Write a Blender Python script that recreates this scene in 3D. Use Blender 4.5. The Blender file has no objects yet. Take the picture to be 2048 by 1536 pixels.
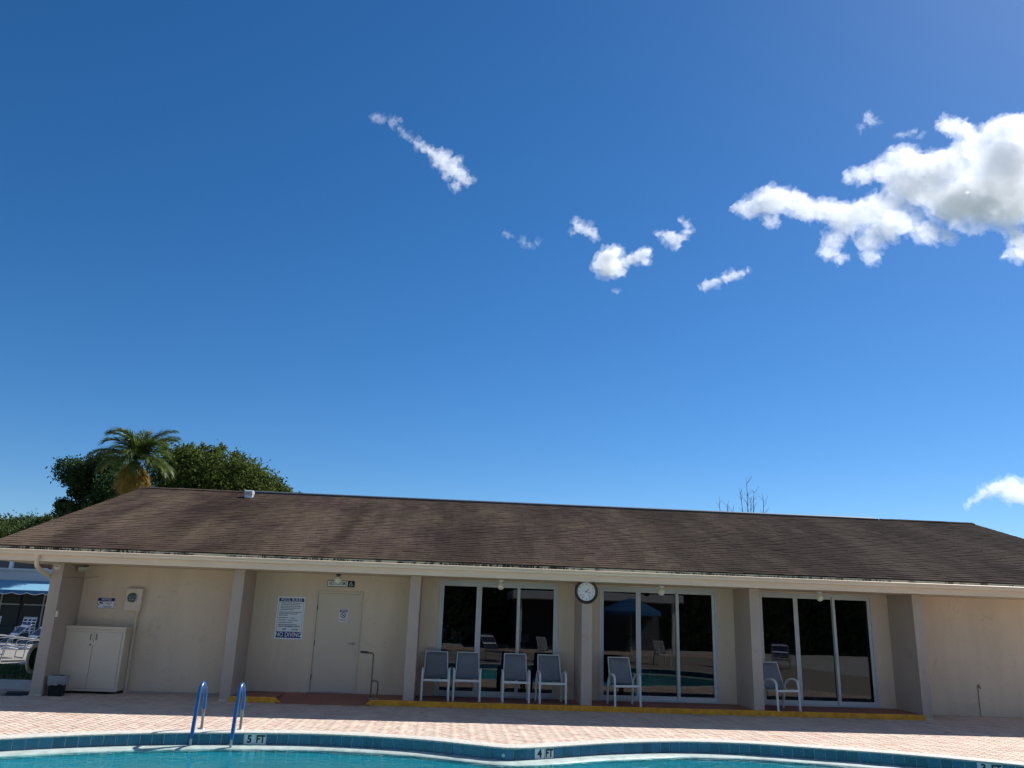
import bpy, bmesh, math, random
import numpy as np
from mathutils import Vector, Matrix, noise
from mathutils.geometry import tessellate_polygon

random.seed(7)
RNG = np.random.default_rng(7)
PI = math.pi
SC = bpy.context.scene
COL = SC.collection

# ------------------------------------------------------------------ camera
CAM = Vector((-0.989, -17.508, 1.912))
PITCH, ROLL, YAW, FPX = 0.27707, 0.03473, 0.06635, 1600.0
cam_d = bpy.data.cameras.new('camera')
cam_o = bpy.data.objects.new('camera', cam_d)
COL.objects.link(cam_o)
_f0 = Vector((math.sin(YAW), math.cos(YAW), 0)); _r0 = Vector((math.cos(YAW), -math.sin(YAW), 0)); _z = Vector((0, 0, 1))
FW = _f0 * math.cos(PITCH) + _z * math.sin(PITCH)
_u = -_f0 * math.sin(PITCH) + _z * math.cos(PITCH)
RT = _r0 * math.cos(ROLL) + _u * math.sin(ROLL)
UP = -_r0 * math.sin(ROLL) + _u * math.cos(ROLL)
M = Matrix((RT, UP, -FW)).transposed().to_4x4(); M.translation = CAM
cam_o.matrix_world = M
cam_d.sensor_width = 36.0
cam_d.lens = FPX / 2048 * 36.0
cam_d.clip_end = 12000
cam_d.clip_start = 0.1
SC.camera = cam_o

# ------------------------------------------------------------------ sky, sun, exposure
SUN_AZ = math.atan2(0.82, 0.585)      # clockwise from +Y
SUN_EL = math.radians(44.8)
world = bpy.data.worlds.new('World'); SC.world = world; world.use_nodes = True
_nt = world.node_tree
_bg = _nt.nodes['Background']
_sky = _nt.nodes.new('ShaderNodeTexSky'); _sky.sky_type = 'NISHITA'; _sky.sun_disc = False
_sky.sun_elevation = SUN_EL; _sky.sun_rotation = SUN_AZ
_sky.air_density = 1.0; _sky.dust_density = 0.5; _sky.ozone_density = 6.0; _sky.altitude = 1500
_hsv = _nt.nodes.new('ShaderNodeHueSaturation'); _hsv.inputs['Saturation'].default_value = 1.22
_nt.links.new(_sky.outputs[0], _hsv.inputs['Color'])
_nt.links.new(_hsv.outputs[0], _bg.inputs[0])
_bg.inputs[1].default_value = 0.057
sun_d = bpy.data.lights.new('sun', 'SUN'); sun_d.energy = 3.8; sun_d.angle = math.radians(0.53); sun_d.color = (1.0, 0.97, 0.92)
sun_o = bpy.data.objects.new('sun', sun_d); COL.objects.link(sun_o)
SUN = Vector((math.sin(SUN_AZ) * math.cos(SUN_EL), math.cos(SUN_AZ) * math.cos(SUN_EL), math.sin(SUN_EL)))
sun_o.rotation_euler = SUN.to_track_quat('Z', 'Y').to_euler()
sun_o.location = SUN * 60
SC.view_settings.view_transform = 'Standard'; SC.view_settings.look = 'None'
SC.view_settings.exposure = 1.0; SC.view_settings.gamma = 1.0; SC.view_settings.use_curve_mapping = False
SC.render.engine = 'CYCLES'
cy = SC.cycles
cy.use_denoising = True; cy.use_adaptive_sampling = True; cy.adaptive_threshold = 0.015
cy.max_bounces = 12; cy.diffuse_bounces = 4; cy.glossy_bounces = 4; cy.transmission_bounces = 6; cy.transparent_max_bounces = 24
cy.volume_bounces = 8; cy.volume_step_rate = 1.0; cy.volume_max_steps = 256
cy.pixel_filter_type = 'BLACKMAN_HARRIS'; cy.filter_width = 1.4
cy.caustics_reflective = False; cy.caustics_refractive = False

# ------------------------------------------------------------------ materials
def mat(name, col=(0.5, 0.5, 0.5), rough=0.6, metal=0.0, spec=0.5, var=0.0, vscale=6.0, stretch=(1, 1, 1), bump=0.0, bscale=60.0, col2=None,
        island=0.0, objrand=0.0, trans=0.0):
    """Principled material with noise colour variation, fine bump, per-island / per-object value variation"""
    m = bpy.data.materials.new(name); m.use_nodes = True
    nt = m.node_tree; p = nt.nodes['Principled BSDF']
    p.inputs['Base Color'].default_value = (*col, 1); p.inputs['Roughness'].default_value = rough
    p.inputs['Metallic'].default_value = metal; p.inputs['Specular IOR Level'].default_value = spec
    tc = nt.nodes.new('ShaderNodeNewGeometry')
    src = None
    if var > 0:
        mp = nt.nodes.new('ShaderNodeMapping'); mp.inputs['Scale'].default_value = stretch
        nt.links.new(tc.outputs['Position'], mp.inputs[0])
        n = nt.nodes.new('ShaderNodeTexNoise'); n.inputs['Scale'].default_value = vscale; n.inputs['Detail'].default_value = 5; n.inputs['Roughness'].default_value = 0.6
        nt.links.new(mp.outputs[0], n.inputs['Vector'])
        cr = nt.nodes.new('ShaderNodeValToRGB')
        c2 = col2 or tuple(c * (1 - var) for c in col)
        cr.color_ramp.elements[0].position = 0.32; cr.color_ramp.elements[1].position = 0.68
        cr.color_ramp.elements[0].color = (*c2, 1); cr.color_ramp.elements[1].color = (*col, 1)
        nt.links.new(n.outputs['Fac'], cr.inputs[0]); src = cr.outputs[0]
    amt = island or objrand
    if amt:
        h = nt.nodes.new('ShaderNodeHueSaturation')
        mr = nt.nodes.new('ShaderNodeMapRange'); mr.inputs['To Min'].default_value = 1 - amt; mr.inputs['To Max'].default_value = 1 + amt
        if island: nt.links.new(tc.outputs['Random Per Island'], mr.inputs['Value'])
        else:
            oi = nt.nodes.new('ShaderNodeObjectInfo'); nt.links.new(oi.outputs['Random'], mr.inputs['Value'])
        nt.links.new(mr.outputs[0], h.inputs['Value'])
        if src: nt.links.new(src, h.inputs['Color'])
        else: h.inputs['Color'].default_value = (*col, 1)
        src = h.outputs[0]
    if src: nt.links.new(src, p.inputs['Base Color'])
    if bump > 0:
        n2 = nt.nodes.new('ShaderNodeTexNoise'); n2.inputs['Scale'].default_value = bscale; n2.inputs['Detail'].default_value = 4
        nt.links.new(tc.outputs['Position'], n2.inputs['Vector'])
        b = nt.nodes.new('ShaderNodeBump'); b.inputs['Strength'].default_value = bump; b.inputs['Distance'].default_value = 0.01
        nt.links.new(n2.outputs['Fac'], b.inputs['Height']); nt.links.new(b.outputs[0], p.inputs['Normal'])
    if trans > 0:
        tr = nt.nodes.new('ShaderNodeBsdfTranslucent'); mx = nt.nodes.new('ShaderNodeMixShader'); mx.inputs[0].default_value = trans
        if src: nt.links.new(src, tr.inputs[0])
        else: tr.inputs[0].default_value = (*col, 1)
        nt.links.new(p.outputs[0], mx.inputs[1]); nt.links.new(tr.outputs[0], mx.inputs[2])
        nt.links.new(mx.outputs[0], nt.nodes['Material Output'].inputs['Surface'])
    return m

MT = {}
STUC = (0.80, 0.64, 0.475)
MT['stucco'] = mat('stucco', STUC, 0.85, spec=0.2, var=0.10, vscale=1.1, stretch=(1, 1, 0.5), bump=0.35, bscale=90)
def stucco_wear(m):
    nt = m.node_tree; N = nt.nodes; L = nt.links; p = N['Principled BSDF']; src = p.inputs['Base Color'].links[0].from_socket
    geo = N.new('ShaderNodeNewGeometry')
    def layer(src, scale, st, a, b, lo, hi, det=5):
        mp = N.new('ShaderNodeMapping'); mp.inputs['Scale'].default_value = st; n = N.new('ShaderNodeTexNoise'); n.inputs['Scale'].default_value = scale; n.inputs['Detail'].default_value = det; n.inputs['Roughness'].default_value = 0.65
        L.new(geo.outputs['Position'], mp.inputs[0]); L.new(mp.outputs[0], n.inputs['Vector'])
        r = N.new('ShaderNodeValToRGB'); r.color_ramp.elements[0].position = a; r.color_ramp.elements[1].position = b; r.color_ramp.elements[0].color = (*lo, 1); r.color_ramp.elements[1].color = (*hi, 1); L.new(n.outputs['Fac'], r.inputs[0])
        mu = N.new('ShaderNodeMixRGB'); mu.blend_type = 'MULTIPLY'; mu.inputs[0].default_value = 1; L.new(src, mu.inputs[1]); L.new(r.outputs[0], mu.inputs[2]); return mu.outputs[0]
    src = layer(src, 3.2, (1, 1, 0.12), 0.33, 0.55, (0.945, 0.935, 0.925), (1, 1, 1))      # run-off streaks
    src = layer(src, 1.7, (1, 1, 1), 0.32, 0.37, (0.915, 0.91, 0.90), (1, 1, 1))         # patched areas
    src = layer(src, 14, (1, 1, 1), 0.27, 0.38, (0.90, 0.88, 0.86), (1, 1, 1), 3)       # scuffs
    vo = N.new('ShaderNodeTexVoronoi'); vo.feature = 'DISTANCE_TO_EDGE'; vo.inputs['Scale'].default_value = 0.55; wn = N.new('ShaderNodeTexNoise'); wn.inputs['Scale'].default_value = 2.0; wn.inputs['Detail'].default_value = 4
    ad = N.new('ShaderNodeVectorMath'); ad.operation = 'ADD'; L.new(geo.outputs['Position'], wn.inputs['Vector']); L.new(geo.outputs['Position'], ad.inputs[0]); L.new(wn.outputs['Color'], ad.inputs[1]); L.new(ad.outputs[0], vo.inputs['Vector'])
    cr = N.new('ShaderNodeValToRGB'); cr.color_ramp.elements[0].position = 0.0; cr.color_ramp.elements[1].position = 0.006; cr.color_ramp.elements[0].color = (0.87, 0.86, 0.85, 1); cr.color_ramp.elements[1].color = (1, 1, 1, 1); L.new(vo.outputs['Distance'], cr.inputs[0])
    mk = N.new('ShaderNodeMath'); mk.operation = 'GREATER_THAN'; mk.inputs[1].default_value = 0.54; L.new(wn.outputs['Fac'], mk.inputs[0])
    mu = N.new('ShaderNodeMixRGB'); mu.blend_type = 'MULTIPLY'; L.new(mk.outputs[0], mu.inputs[0]); L.new(src, mu.inputs[1]); L.new(cr.outputs[0], mu.inputs[2]); src = mu.outputs[0]   # hairline cracks
    L.new(src, p.inputs['Base Color'])
stucco_wear(MT['stucco'])
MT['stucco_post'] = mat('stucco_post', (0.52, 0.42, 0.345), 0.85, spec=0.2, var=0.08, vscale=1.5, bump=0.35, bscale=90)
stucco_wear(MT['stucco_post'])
MT['trim'] = mat('trim', (0.84, 0.65, 0.47), 0.5, spec=0.4, var=0.10, vscale=2.2, stretch=(0.6, 1, 3))
MT['soffit'] = mat('soffit', (0.70, 0.55, 0.37), 0.7, var=0.1, vscale=2)
MT['door_paint'] = mat('door_paint', (0.70, 0.57, 0.43), 0.5, spec=0.4, var=0.05, vscale=1.2)
MT['cabinet'] = mat('cabinet', (0.76, 0.63, 0.48), 0.5, spec=0.4, var=0.06, vscale=2.0)
MT['white'] = mat('white', (0.72, 0.72, 0.70), 0.4, var=0.05, vscale=3)
MT['alu'] = mat('alu', (0.62, 0.62, 0.60), 0.4, spec=0.5, var=0.08, vscale=3)
MT['white_print'] = mat('white_print', (0.82, 0.83, 0.84), 0.5)
MT['navy'] = mat('navy', (0.012, 0.016, 0.15), 0.45)
MT['black'] = mat('black', (0.012, 0.012, 0.014), 0.45)
MT['darkgrey'] = mat('darkgrey', (0.05, 0.05, 0.055), 0.5)
MT['ink'] = mat('ink', (0.05, 0.06, 0.12), 0.6)
MT['steel'] = mat('steel', (0.55, 0.54, 0.52), 0.28, metal=1.0, var=0.1, vscale=12)
MT['dull_steel'] = mat('dull_steel', (0.30, 0.28, 0.25), 0.45, metal=0.5, var=0.2, vscale=12)
MT['bronze'] = mat('bronze', (0.16, 0.12, 0.09), 0.4, metal=0.6)
MT['brown_rim'] = mat('brown_rim', (0.045, 0.022, 0.016), 0.35, spec=0.5, var=0.3, vscale=20)
MT['red_slab'] = mat('red_slab', (0.34, 0.12, 0.085), 0.6, var=0.25, vscale=3, bump=0.2, bscale=40)
MT['yellow'] = mat('yellow', (0.90, 0.42, 0.015), 0.55, var=0.35, vscale=9, col2=(0.62, 0.24, 0.02), bump=0.2, bscale=40)
MT['globe'] = mat('globe', (0.80, 0.76, 0.64), 0.25, spec=0.5)
MT['blue_vinyl'] = mat('blue_vinyl', (0.015, 0.095, 0.29), 0.28, spec=0.6)
MT['sling'] = mat('sling', (0.20, 0.205, 0.225), 0.7, var=0.15, vscale=5, bump=0.25, bscale=220)
MT['frame_white'] = mat('frame_white', (0.68, 0.67, 0.64), 0.35, var=0.06, vscale=8)
MT['plastic_cream'] = mat('plastic_cream', (0.52, 0.52, 0.40), 0.5, var=0.1)
MT['concrete'] = mat('concrete', (0.50, 0.47, 0.43), 0.85, var=0.2, vscale=3, bump=0.2, bscale=50)
MT['patio'] = mat('patio', (0.24, 0.225, 0.205), 0.85, var=0.3, vscale=2)
MT['coping'] = mat('coping', (0.58, 0.56, 0.50), 0.8, var=0.3, vscale=18, bump=0.4, bscale=70)
MT['plaster'] = mat('plaster', (0.46, 0.76, 0.80), 0.6, var=0.08, vscale=1.2)
MT['plaster_white'] = mat('plaster_white', (0.45, 0.53, 0.49), 0.5, var=0.35, vscale=6)
MT['tile_blue'] = mat('tile_blue', (0.042, 0.135, 0.23), 0.22, spec=0.6, var=0.25, vscale=9, objrand=0.22)
MT['grout'] = mat('grout', (0.66, 0.70, 0.72), 0.8)
MT['grass'] = mat('grass', (0.045, 0.085, 0.018), 0.9, var=0.45, vscale=2.5, island=0.3)
MT['earth'] = mat('earth', (0.07, 0.10, 0.03), 0.95, var=0.4, vscale=0.3)
MT['sand'] = mat('sand', (0.36, 0.30, 0.25), 0.9, var=0.2, vscale=20)
MT['bark'] = mat('bark', (0.11, 0.085, 0.06), 0.9, var=0.4, vscale=8, stretch=(1, 1, 0.3), bump=0.5, bscale=18)
MT['bark_grey'] = mat('bark_grey', (0.16, 0.14, 0.12), 0.9, var=0.3, vscale=8)
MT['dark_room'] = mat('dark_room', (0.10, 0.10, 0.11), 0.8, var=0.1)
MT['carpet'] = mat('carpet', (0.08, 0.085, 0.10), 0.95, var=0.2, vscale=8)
MT['galv'] = mat('galv', (0.60, 0.62, 0.64), 0.4, metal=0.3, var=0.15, vscale=10)
MT['leaf_dry'] = mat('leaf_dry', (0.045, 0.03, 0.02), 0.9, island=0.5)
MT['moss'] = mat('moss', (0.035, 0.032, 0.025), 0.95, island=0.4)

def leafmat(name, col, amt=0.5, trans=0.35, rough=0.7, spec=0.12):
    return mat(name, col, rough, spec=spec, var=0.4, vscale=0.9, island=amt, trans=trans)
MT['leaf_oak'] = leafmat('leaf_oak', (0.105, 0.145, 0.030))
MT['leaf_dark'] = leafmat('leaf_dark', (0.050, 0.085, 0.028))
MT['leaf_far'] = leafmat('leaf_far', (0.075, 0.115, 0.035))
MT['leaf_hedge'] = leafmat('leaf_hedge', (0.03, 0.055, 0.015))
MT['palm'] = leafmat('palm', (0.12, 0.17, 0.03), 0.35, 0.35, 0.4, 0.4)
MT['palm_dead'] = leafmat('palm_dead', (0.42, 0.27, 0.05), 0.3, 0.25, 0.7, 0.2)

def mat_nodes(name):
    m = bpy.data.materials.new(name); m.use_nodes = True
    return m, m.node_tree, m.node_tree.nodes, m.node_tree.links

# glass: fresnel mix of clear tinted transmission and mirror
m, nt, N, L = mat_nodes('tinted_glass')
fr = N.new('ShaderNodeFresnel'); fr.inputs[0].default_value = 1.5
tb = N.new('ShaderNodeBsdfTransparent'); tb.inputs[0].default_value = (0.52, 0.56, 0.58, 1)
gl = N.new('ShaderNodeBsdfGlossy'); gl.inputs['Roughness'].default_value = 0.0; gl.inputs[0].default_value = (0.95, 0.97, 1, 1)
mu = N.new('ShaderNodeMath'); mu.operation = 'MULTIPLY'; mu.inputs[1].default_value = 0.9; L.new(fr.outputs[0], mu.inputs[0])
gn = N.new('ShaderNodeNewGeometry'); wn = N.new('ShaderNodeTexNoise'); wn.inputs['Scale'].default_value = 0.9; wn.inputs['Detail'].default_value = 1; L.new(gn.outputs['Position'], wn.inputs['Vector'])
wb = N.new('ShaderNodeBump'); wb.inputs['Strength'].default_value = 0.05; wb.inputs['Distance'].default_value = 0.02; L.new(wn.outputs['Fac'], wb.inputs['Height']); L.new(wb.outputs[0], gl.inputs['Normal'])
mx = N.new('ShaderNodeMixShader'); L.new(mu.outputs[0], mx.inputs[0]); L.new(tb.outputs[0], mx.inputs[1]); L.new(gl.outputs[0], mx.inputs[2])
L.new(mx.outputs[0], N['Material Output'].inputs['Surface']); MT['glass'] = m

# thin translucent bag film
m, nt, N, L = mat_nodes('bag_film')
p = N['Principled BSDF']; p.inputs['Base Color'].default_value = (0.55, 0.57, 0.6, 1); p.inputs['Roughness'].default_value = 0.25; p.inputs['Specular IOR Level'].default_value = 0.7
tb = N.new('ShaderNodeBsdfTransparent'); mx = N.new('ShaderNodeMixShader'); mx.inputs[0].default_value = 0.5
L.new(tb.outputs[0], mx.inputs[1]); L.new(p.outputs[0], mx.inputs[2]); L.new(mx.outputs[0], N['Material Output'].inputs['Surface'])
MT['bag'] = m

# pool water
m, nt, N, L = mat_nodes('water')
geo = N.new('ShaderNodeNewGeometry')
def _noise(scale, detail, stretch):
    mp = N.new('ShaderNodeMapping'); mp.inputs['Scale'].default_value = stretch
    n = N.new('ShaderNodeTexNoise'); n.inputs['Scale'].default_value = scale; n.inputs['Detail'].default_value = detail
    L.new(geo.outputs['Position'], mp.inputs[0]); L.new(mp.outputs[0], n.inputs['Vector']); return n
n1 = _noise(1.3, 3, (1, 1.4, 1)); n2 = _noise(7.0, 2, (1, 1.5, 1))
ad = N.new('ShaderNodeMath'); ad.operation = 'MULTIPLY_ADD'; ad.inputs[1].default_value = 0.22
L.new(n2.outputs['Fac'], ad.inputs[0]); L.new(n1.outputs['Fac'], ad.inputs[2])
bp = N.new('ShaderNodeBump'); bp.inputs['Strength'].default_value = 0.38; bp.inputs['Distance'].default_value = 0.08
L.new(ad.outputs[0], bp.inputs['Height'])
fr = N.new('ShaderNodeFresnel'); fr.inputs[0].default_value = 1.33; L.new(bp.outputs[0], fr.inputs['Normal'])
tb = N.new('ShaderNodeBsdfTransparent'); tb.inputs[0].default_value = (0.30, 0.82, 0.84, 1)
gl = N.new('ShaderNodeBsdfGlossy'); gl.inputs['Roughness'].default_value = 0.03; L.new(bp.outputs[0], gl.inputs['Normal'])
mu = N.new('ShaderNodeMath'); mu.operation = 'MULTIPLY'; mu.inputs[1].default_value = 0.45; L.new(fr.outputs[0], mu.inputs[0])
mx = N.new('ShaderNodeMixShader'); L.new(mu.outputs[0], mx.inputs[0]); L.new(tb.outputs[0], mx.inputs[1]); L.new(gl.outputs[0], mx.inputs[2])
L.new(mx.outputs[0], N['Material Output'].inputs['Surface']); MT['water'] = m

# roof shingles: weathered brown, streaked down the slope
def shingle_mat(name, island):
    m, nt, N, L = mat_nodes(name)
    p = N['Principled BSDF']; p.inputs['Roughness'].default_value = 1.0; p.inputs['Specular IOR Level'].default_value = 0.02
    geo = N.new('ShaderNodeNewGeometry')
    def nz(scale, det, st, rough=0.6):
        mp = N.new('ShaderNodeMapping'); mp.inputs['Scale'].default_value = st
        n = N.new('ShaderNodeTexNoise'); n.inputs['Scale'].default_value = scale; n.inputs['Detail'].default_value = det; n.inputs['Roughness'].default_value = rough
        L.new(geo.outputs['Position'], mp.inputs[0]); L.new(mp.outputs[0], n.inputs['Vector']); return n
    def ramp(a, b, ca, cb):
        r = N.new('ShaderNodeValToRGB'); r.color_ramp.elements[0].position = a; r.color_ramp.elements[1].position = b
        r.color_ramp.elements[0].color = (*ca, 1); r.color_ramp.elements[1].color = (*cb, 1); return r
    big = nz(0.55, 4, (1, 0.55, 0.55)); r1 = ramp(0.36, 0.62, (0.068, 0.046, 0.040), (0.112, 0.082, 0.058)); L.new(big.outputs['Fac'], r1.inputs[0])
    st = nz(0.9, 4, (1.0, 0.16, 0.16), 0.65); r2 = ramp(0.40, 0.60, (0.5, 0.5, 0.53), (1, 1, 1)); L.new(st.outputs['Fac'], r2.inputs[0])
    # darker, greyer shingles towards the far end of the roof
    sx = N.new('ShaderNodeSeparateXYZ'); L.new(geo.outputs['Position'], sx.inputs[0])
    mr = N.new('ShaderNodeMapRange'); mr.inputs['From Min'].default_value = -8; mr.inputs['From Max'].default_value = 11; L.new(sx.outputs['X'], mr.inputs['Value'])
    wob = N.new('ShaderNodeMath'); wob.operation = 'MULTIPLY_ADD'; wob.inputs[1].default_value = 0.9; wob.inputs[2].default_value = -0.45
    L.new(big.outputs['Fac'], wob.inputs[0])
    ad = N.new('ShaderNodeMath'); ad.operation = 'ADD'; ad.use_clamp = True; L.new(mr.outputs[0], ad.inputs[0]); L.new(wob.outputs[0], ad.inputs[1])
    mixg = N.new('ShaderNodeMixRGB'); mixg.inputs[2].default_value = (0.046, 0.036, 0.030, 1); L.new(ad.outputs[0], mixg.inputs[0]); L.new(r1.outputs[0], mixg.inputs[1])
    mul = N.new('ShaderNodeMixRGB'); mul.blend_type = 'MULTIPLY'; mul.inputs[0].default_value = 0.85; L.new(mixg.outputs[0], mul.inputs[1]); L.new(r2.outputs[0], mul.inputs[2])
    fine = nz(26, 3, (1, 1, 1)); r3 = ramp(0.3, 0.7, (0.75, 0.75, 0.75), (1.2, 1.2, 1.2)); L.new(fine.outputs['Fac'], r3.inputs[0])
    mul2 = N.new('ShaderNodeMixRGB'); mul2.blend_type = 'MULTIPLY'; mul2.inputs[0].default_value = 1; L.new(mul.outputs[0], mul2.inputs[1]); L.new(r3.outputs[0], mul2.inputs[2])
    h = N.new('ShaderNodeHueSaturation'); mr2 = N.new('ShaderNodeMapRange'); mr2.inputs['To Min'].default_value = 0.84; mr2.inputs['To Max'].default_value = 1.18
    L.new(geo.outputs['Random Per Island'], mr2.inputs['Value']); L.new(mr2.outputs[0], h.inputs['Value']); L.new(mul2.outputs[0], h.inputs['Color'])
    L.new(h.outputs[0], p.inputs['Base Color'])
    b = N.new('ShaderNodeBump'); b.inputs['Strength'].default_value = 0.5; b.inputs['Distance'].default_value = 0.008; L.new(fine.outputs['Fac'], b.inputs['Height']); L.new(b.outputs[0], p.inputs['Normal'])
    return m
MT['shingle'] = shingle_mat('shingle', True)

# drip edge stained with lichen
m, nt, N, L = mat_nodes('drip_edge')
p = N['Principled BSDF']; p.inputs['Roughness'].default_value = 0.8
geo = N.new('ShaderNodeNewGeometry'); mp = N.new('ShaderNodeMapping'); mp.inputs['Scale'].default_value = (1, 1, 0.6)
L.new(geo.outputs['Position'], mp.inputs[0])
n = N.new('ShaderNodeTexNoise'); n.inputs['Scale'].default_value = 5; n.inputs['Detail'].default_value = 6; L.new(mp.outputs[0], n.inputs['Vector'])
r = N.new('ShaderNodeValToRGB'); r.color_ramp.elements[0].position = 0.38; r.color_ramp.elements[1].position = 0.47
r.color_ramp.elements[0].color = (0.16, 0.14, 0.11, 1); r.color_ramp.elements[1].color = (0.50, 0.50, 0.36, 1)
L.new(n.outputs['Fac'], r.inputs[0]); L.new(r.outputs[0], p.inputs['Base Color']); MT['drip'] = m; MT['lichen'] = m

# pavers: each one takes one of a range of pinks and creams
def paver_mat(name, use_island):
    m, nt, N, L = mat_nodes(name)
    p = N['Principled BSDF']; p.inputs['Roughness'].default_value = 0.85; p.inputs['Specular IOR Level'].default_value = 0.2
    geo = N.new('ShaderNodeNewGeometry'); oi = N.new('ShaderNodeObjectInfo')
    r = N.new('ShaderNodeValToRGB'); e = r.color_ramp
    cols = [(0.0, (0.565, 0.46, 0.375)), (0.25, (0.55, 0.435, 0.35)), (0.45, (0.53, 0.40, 0.325)), (0.62, (0.575, 0.475, 0.39)), (0.88, (0.51, 0.35, 0.285)), (1.0, (0.555, 0.445, 0.36))]
    while len(e.elements) < len(cols): e.elements.new(0.5)
    for k, (pos, c) in enumerate(cols): e.elements[k].position = pos; e.elements[k].color = (*c, 1)
    L.new((geo.outputs['Random Per Island'] if use_island else oi.outputs['Random']), r.inputs[0])
    n = N.new('ShaderNodeTexNoise'); n.inputs['Scale'].default_value = 2.2; n.inputs['Detail'].default_value = 5; L.new(geo.outputs['Position'], n.inputs['Vector'])
    r2 = N.new('ShaderNodeValToRGB'); r2.color_ramp.elements[0].position = 0.3; r2.color_ramp.elements[1].position = 0.7
    r2.color_ramp.elements[0].color = (0.86, 0.85, 0.84, 1); r2.color_ramp.elements[1].color = (1.08, 1.08, 1.08, 1); L.new(n.outputs['Fac'], r2.inputs[0])
    mu = N.new('ShaderNodeMixRGB'); mu.blend_type = 'MULTIPLY'; mu.inputs[0].default_value = 1; L.new(r.outputs[0], mu.inputs[1]); L.new(r2.outputs[0], mu.inputs[2])
    L.new(mu.outputs[0], p.inputs['Base Color'])
    n2 = N.new('ShaderNodeTexNoise'); n2.inputs['Scale'].default_value = 45; L.new(geo.outputs['Position'], n2.inputs['Vector'])
    b = N.new('ShaderNodeBump'); b.inputs['Strength'].default_value = 0.4; b.inputs['Distance'].default_value = 0.004; L.new(n2.outputs['Fac'], b.inputs['Height']); L.new(b.outputs[0], p.inputs['Normal'])
    return m
MT['paver'] = paver_mat('paver', False)
MT['paver_mass'] = paver_mat('paver_mass', True)
# far deck: procedural brick
m, nt, N, L = mat_nodes('brick_far')
p = N['Principled BSDF']; p.inputs['Roughness'].default_value = 0.85
geo = N.new('ShaderNodeNewGeometry'); bt = N.new('ShaderNodeTexBrick')
bt.inputs['Scale'].default_value = 1; bt.inputs['Brick Width'].default_value = 0.2; bt.inputs['Row Height'].default_value = 0.1; bt.inputs['Mortar Size'].default_value = 0.004
bt.inputs['Color1'].default_value = (0.6, 0.46, 0.36, 1); bt.inputs['Color2'].default_value = (0.5, 0.31, 0.245, 1); bt.inputs['Mortar'].default_value = (0.36, 0.3, 0.25, 1)
L.new(geo.outputs['Position'], bt.inputs['Vector']); L.new(bt.outputs['Color'], p.inputs['Base Color']); MT['brick_far'] = m

# ------------------------------------------------------------------ mesh helpers
class MB:
    """collects vertices and faces; build() links them as one mesh object"""
    def __init__(s): s.v = []; s.f = []; s.sm = []
    def add(s, vs, fs, smooth=False):
        o = len(s.v); s.v += [tuple(x) for x in vs]; s.f += [tuple(i + o for i in f) for f in fs]; s.sm += [smooth] * len(fs); return s
    def box(s, a, b):
        (x0, y0, z0), (x1, y1, z1) = a, b
        return s.add([(x0, y0, z0), (x1, y0, z0), (x1, y1, z0), (x0, y1, z0), (x0, y0, z1), (x1, y0, z1), (x1, y1, z1), (x0, y1, z1)],
                     [(0, 3, 2, 1), (4, 5, 6, 7), (0, 1, 5, 4), (1, 2, 6, 5), (2, 3, 7, 6), (3, 0, 4, 7)])
    def prism(s, poly, axis, a, b):
        """polygon extruded along an axis; poly in the two other axes, in order"""
        n = len(poly)
        def P(c, t): return {'x': (t, c[0], c[1]), 'y': (c[0], t, c[1]), 'z': (c[0], c[1], t)}[axis]
        vs = [P(c, a) for c in poly] + [P(c, b) for c in poly]
        return s.add(vs, [tuple(range(n)), tuple(range(2 * n - 1, n - 1, -1))] + [(i, i + n, (i + 1) % n + n, (i + 1) % n) for i in range(n)])
    def tube(s, pts, r, seg=8, caps=True, closed=False):
        pts = [Vector(p) for p in pts]; n = len(pts)
        rs = r if isinstance(r, (list, tuple)) else [r] * n
        tg = []
        for i in range(n):
            a = pts[i - 1] if (i > 0 or closed) else pts[0]
            b = pts[(i + 1) % n] if (i < n - 1 or closed) else pts[-1]
            tg.append((b - a).normalized())
        ref = Vector((0, 0, 1)) if abs(tg[0].z) < 0.9 else Vector((1, 0, 0))
        u = tg[0].cross(ref).normalized(); vs = []; fs = []
        for i in range(n):
            u = (u - tg[i] * u.dot(tg[i])).normalized(); w = tg[i].cross(u)
            for k in range(seg):
                a = 2 * PI * k / seg; vs.append(pts[i] + (u * math.cos(a) + w * math.sin(a)) * rs[i])
        for i in range(n if closed else n - 1):
            j = (i + 1) % n
            for k in range(seg):
                k2 = (k + 1) % seg; fs.append((i * seg + k, i * seg + k2, j * seg + k2, j * seg + k))
        s.add(vs, fs, True)
        if caps and not closed:
            s.add(vs[:seg], [tuple(range(seg - 1, -1, -1))]); s.add(vs[-seg:], [tuple(range(seg))])
        return s
    def lathe(s, prof, center=(0, 0, 0), axis='z', seg=24, smooth=True):
        """profile (radius, height) turned round an axis"""
        cx, cy, cz = center; vs = []; n = len(prof)
        for r, h in prof:
            for k in range(seg):
                a = 2 * PI * k / seg; c, d = r * math.cos(a), r * math.sin(a)
                vs.append({'z': (cx + c, cy + d, cz + h), 'y': (cx + c, cy + h, cz + d), 'x': (cx + h, cy + c, cz + d)}[axis])
        fs = [(i * seg + k, i * seg + (k + 1) % seg, (i + 1) * seg + (k + 1) % seg, (i + 1) * seg + k) for i in range(n - 1) for k in range(seg)]
        return s.add(vs, fs, smooth)
    def mesh(s, name):
        me = bpy.data.meshes.new(name); me.from_pydata(s.v, [], s.f)
        if any(s.sm): me.polygons.foreach_set('use_smooth', s.sm)
        me.update(); return me
    def build(s, name, material, parent=None, loc=None, bevel=0, fixn=True):
        me = s.mesh(name)
        if fixn and len(s.f) < 4000:
            bm = bmesh.new(); bm.from_mesh(me); bmesh.ops.recalc_face_normals(bm, faces=bm.faces); bm.to_mesh(me); bm.free()
        return link(name, me, material, parent, loc, bevel)

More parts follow.
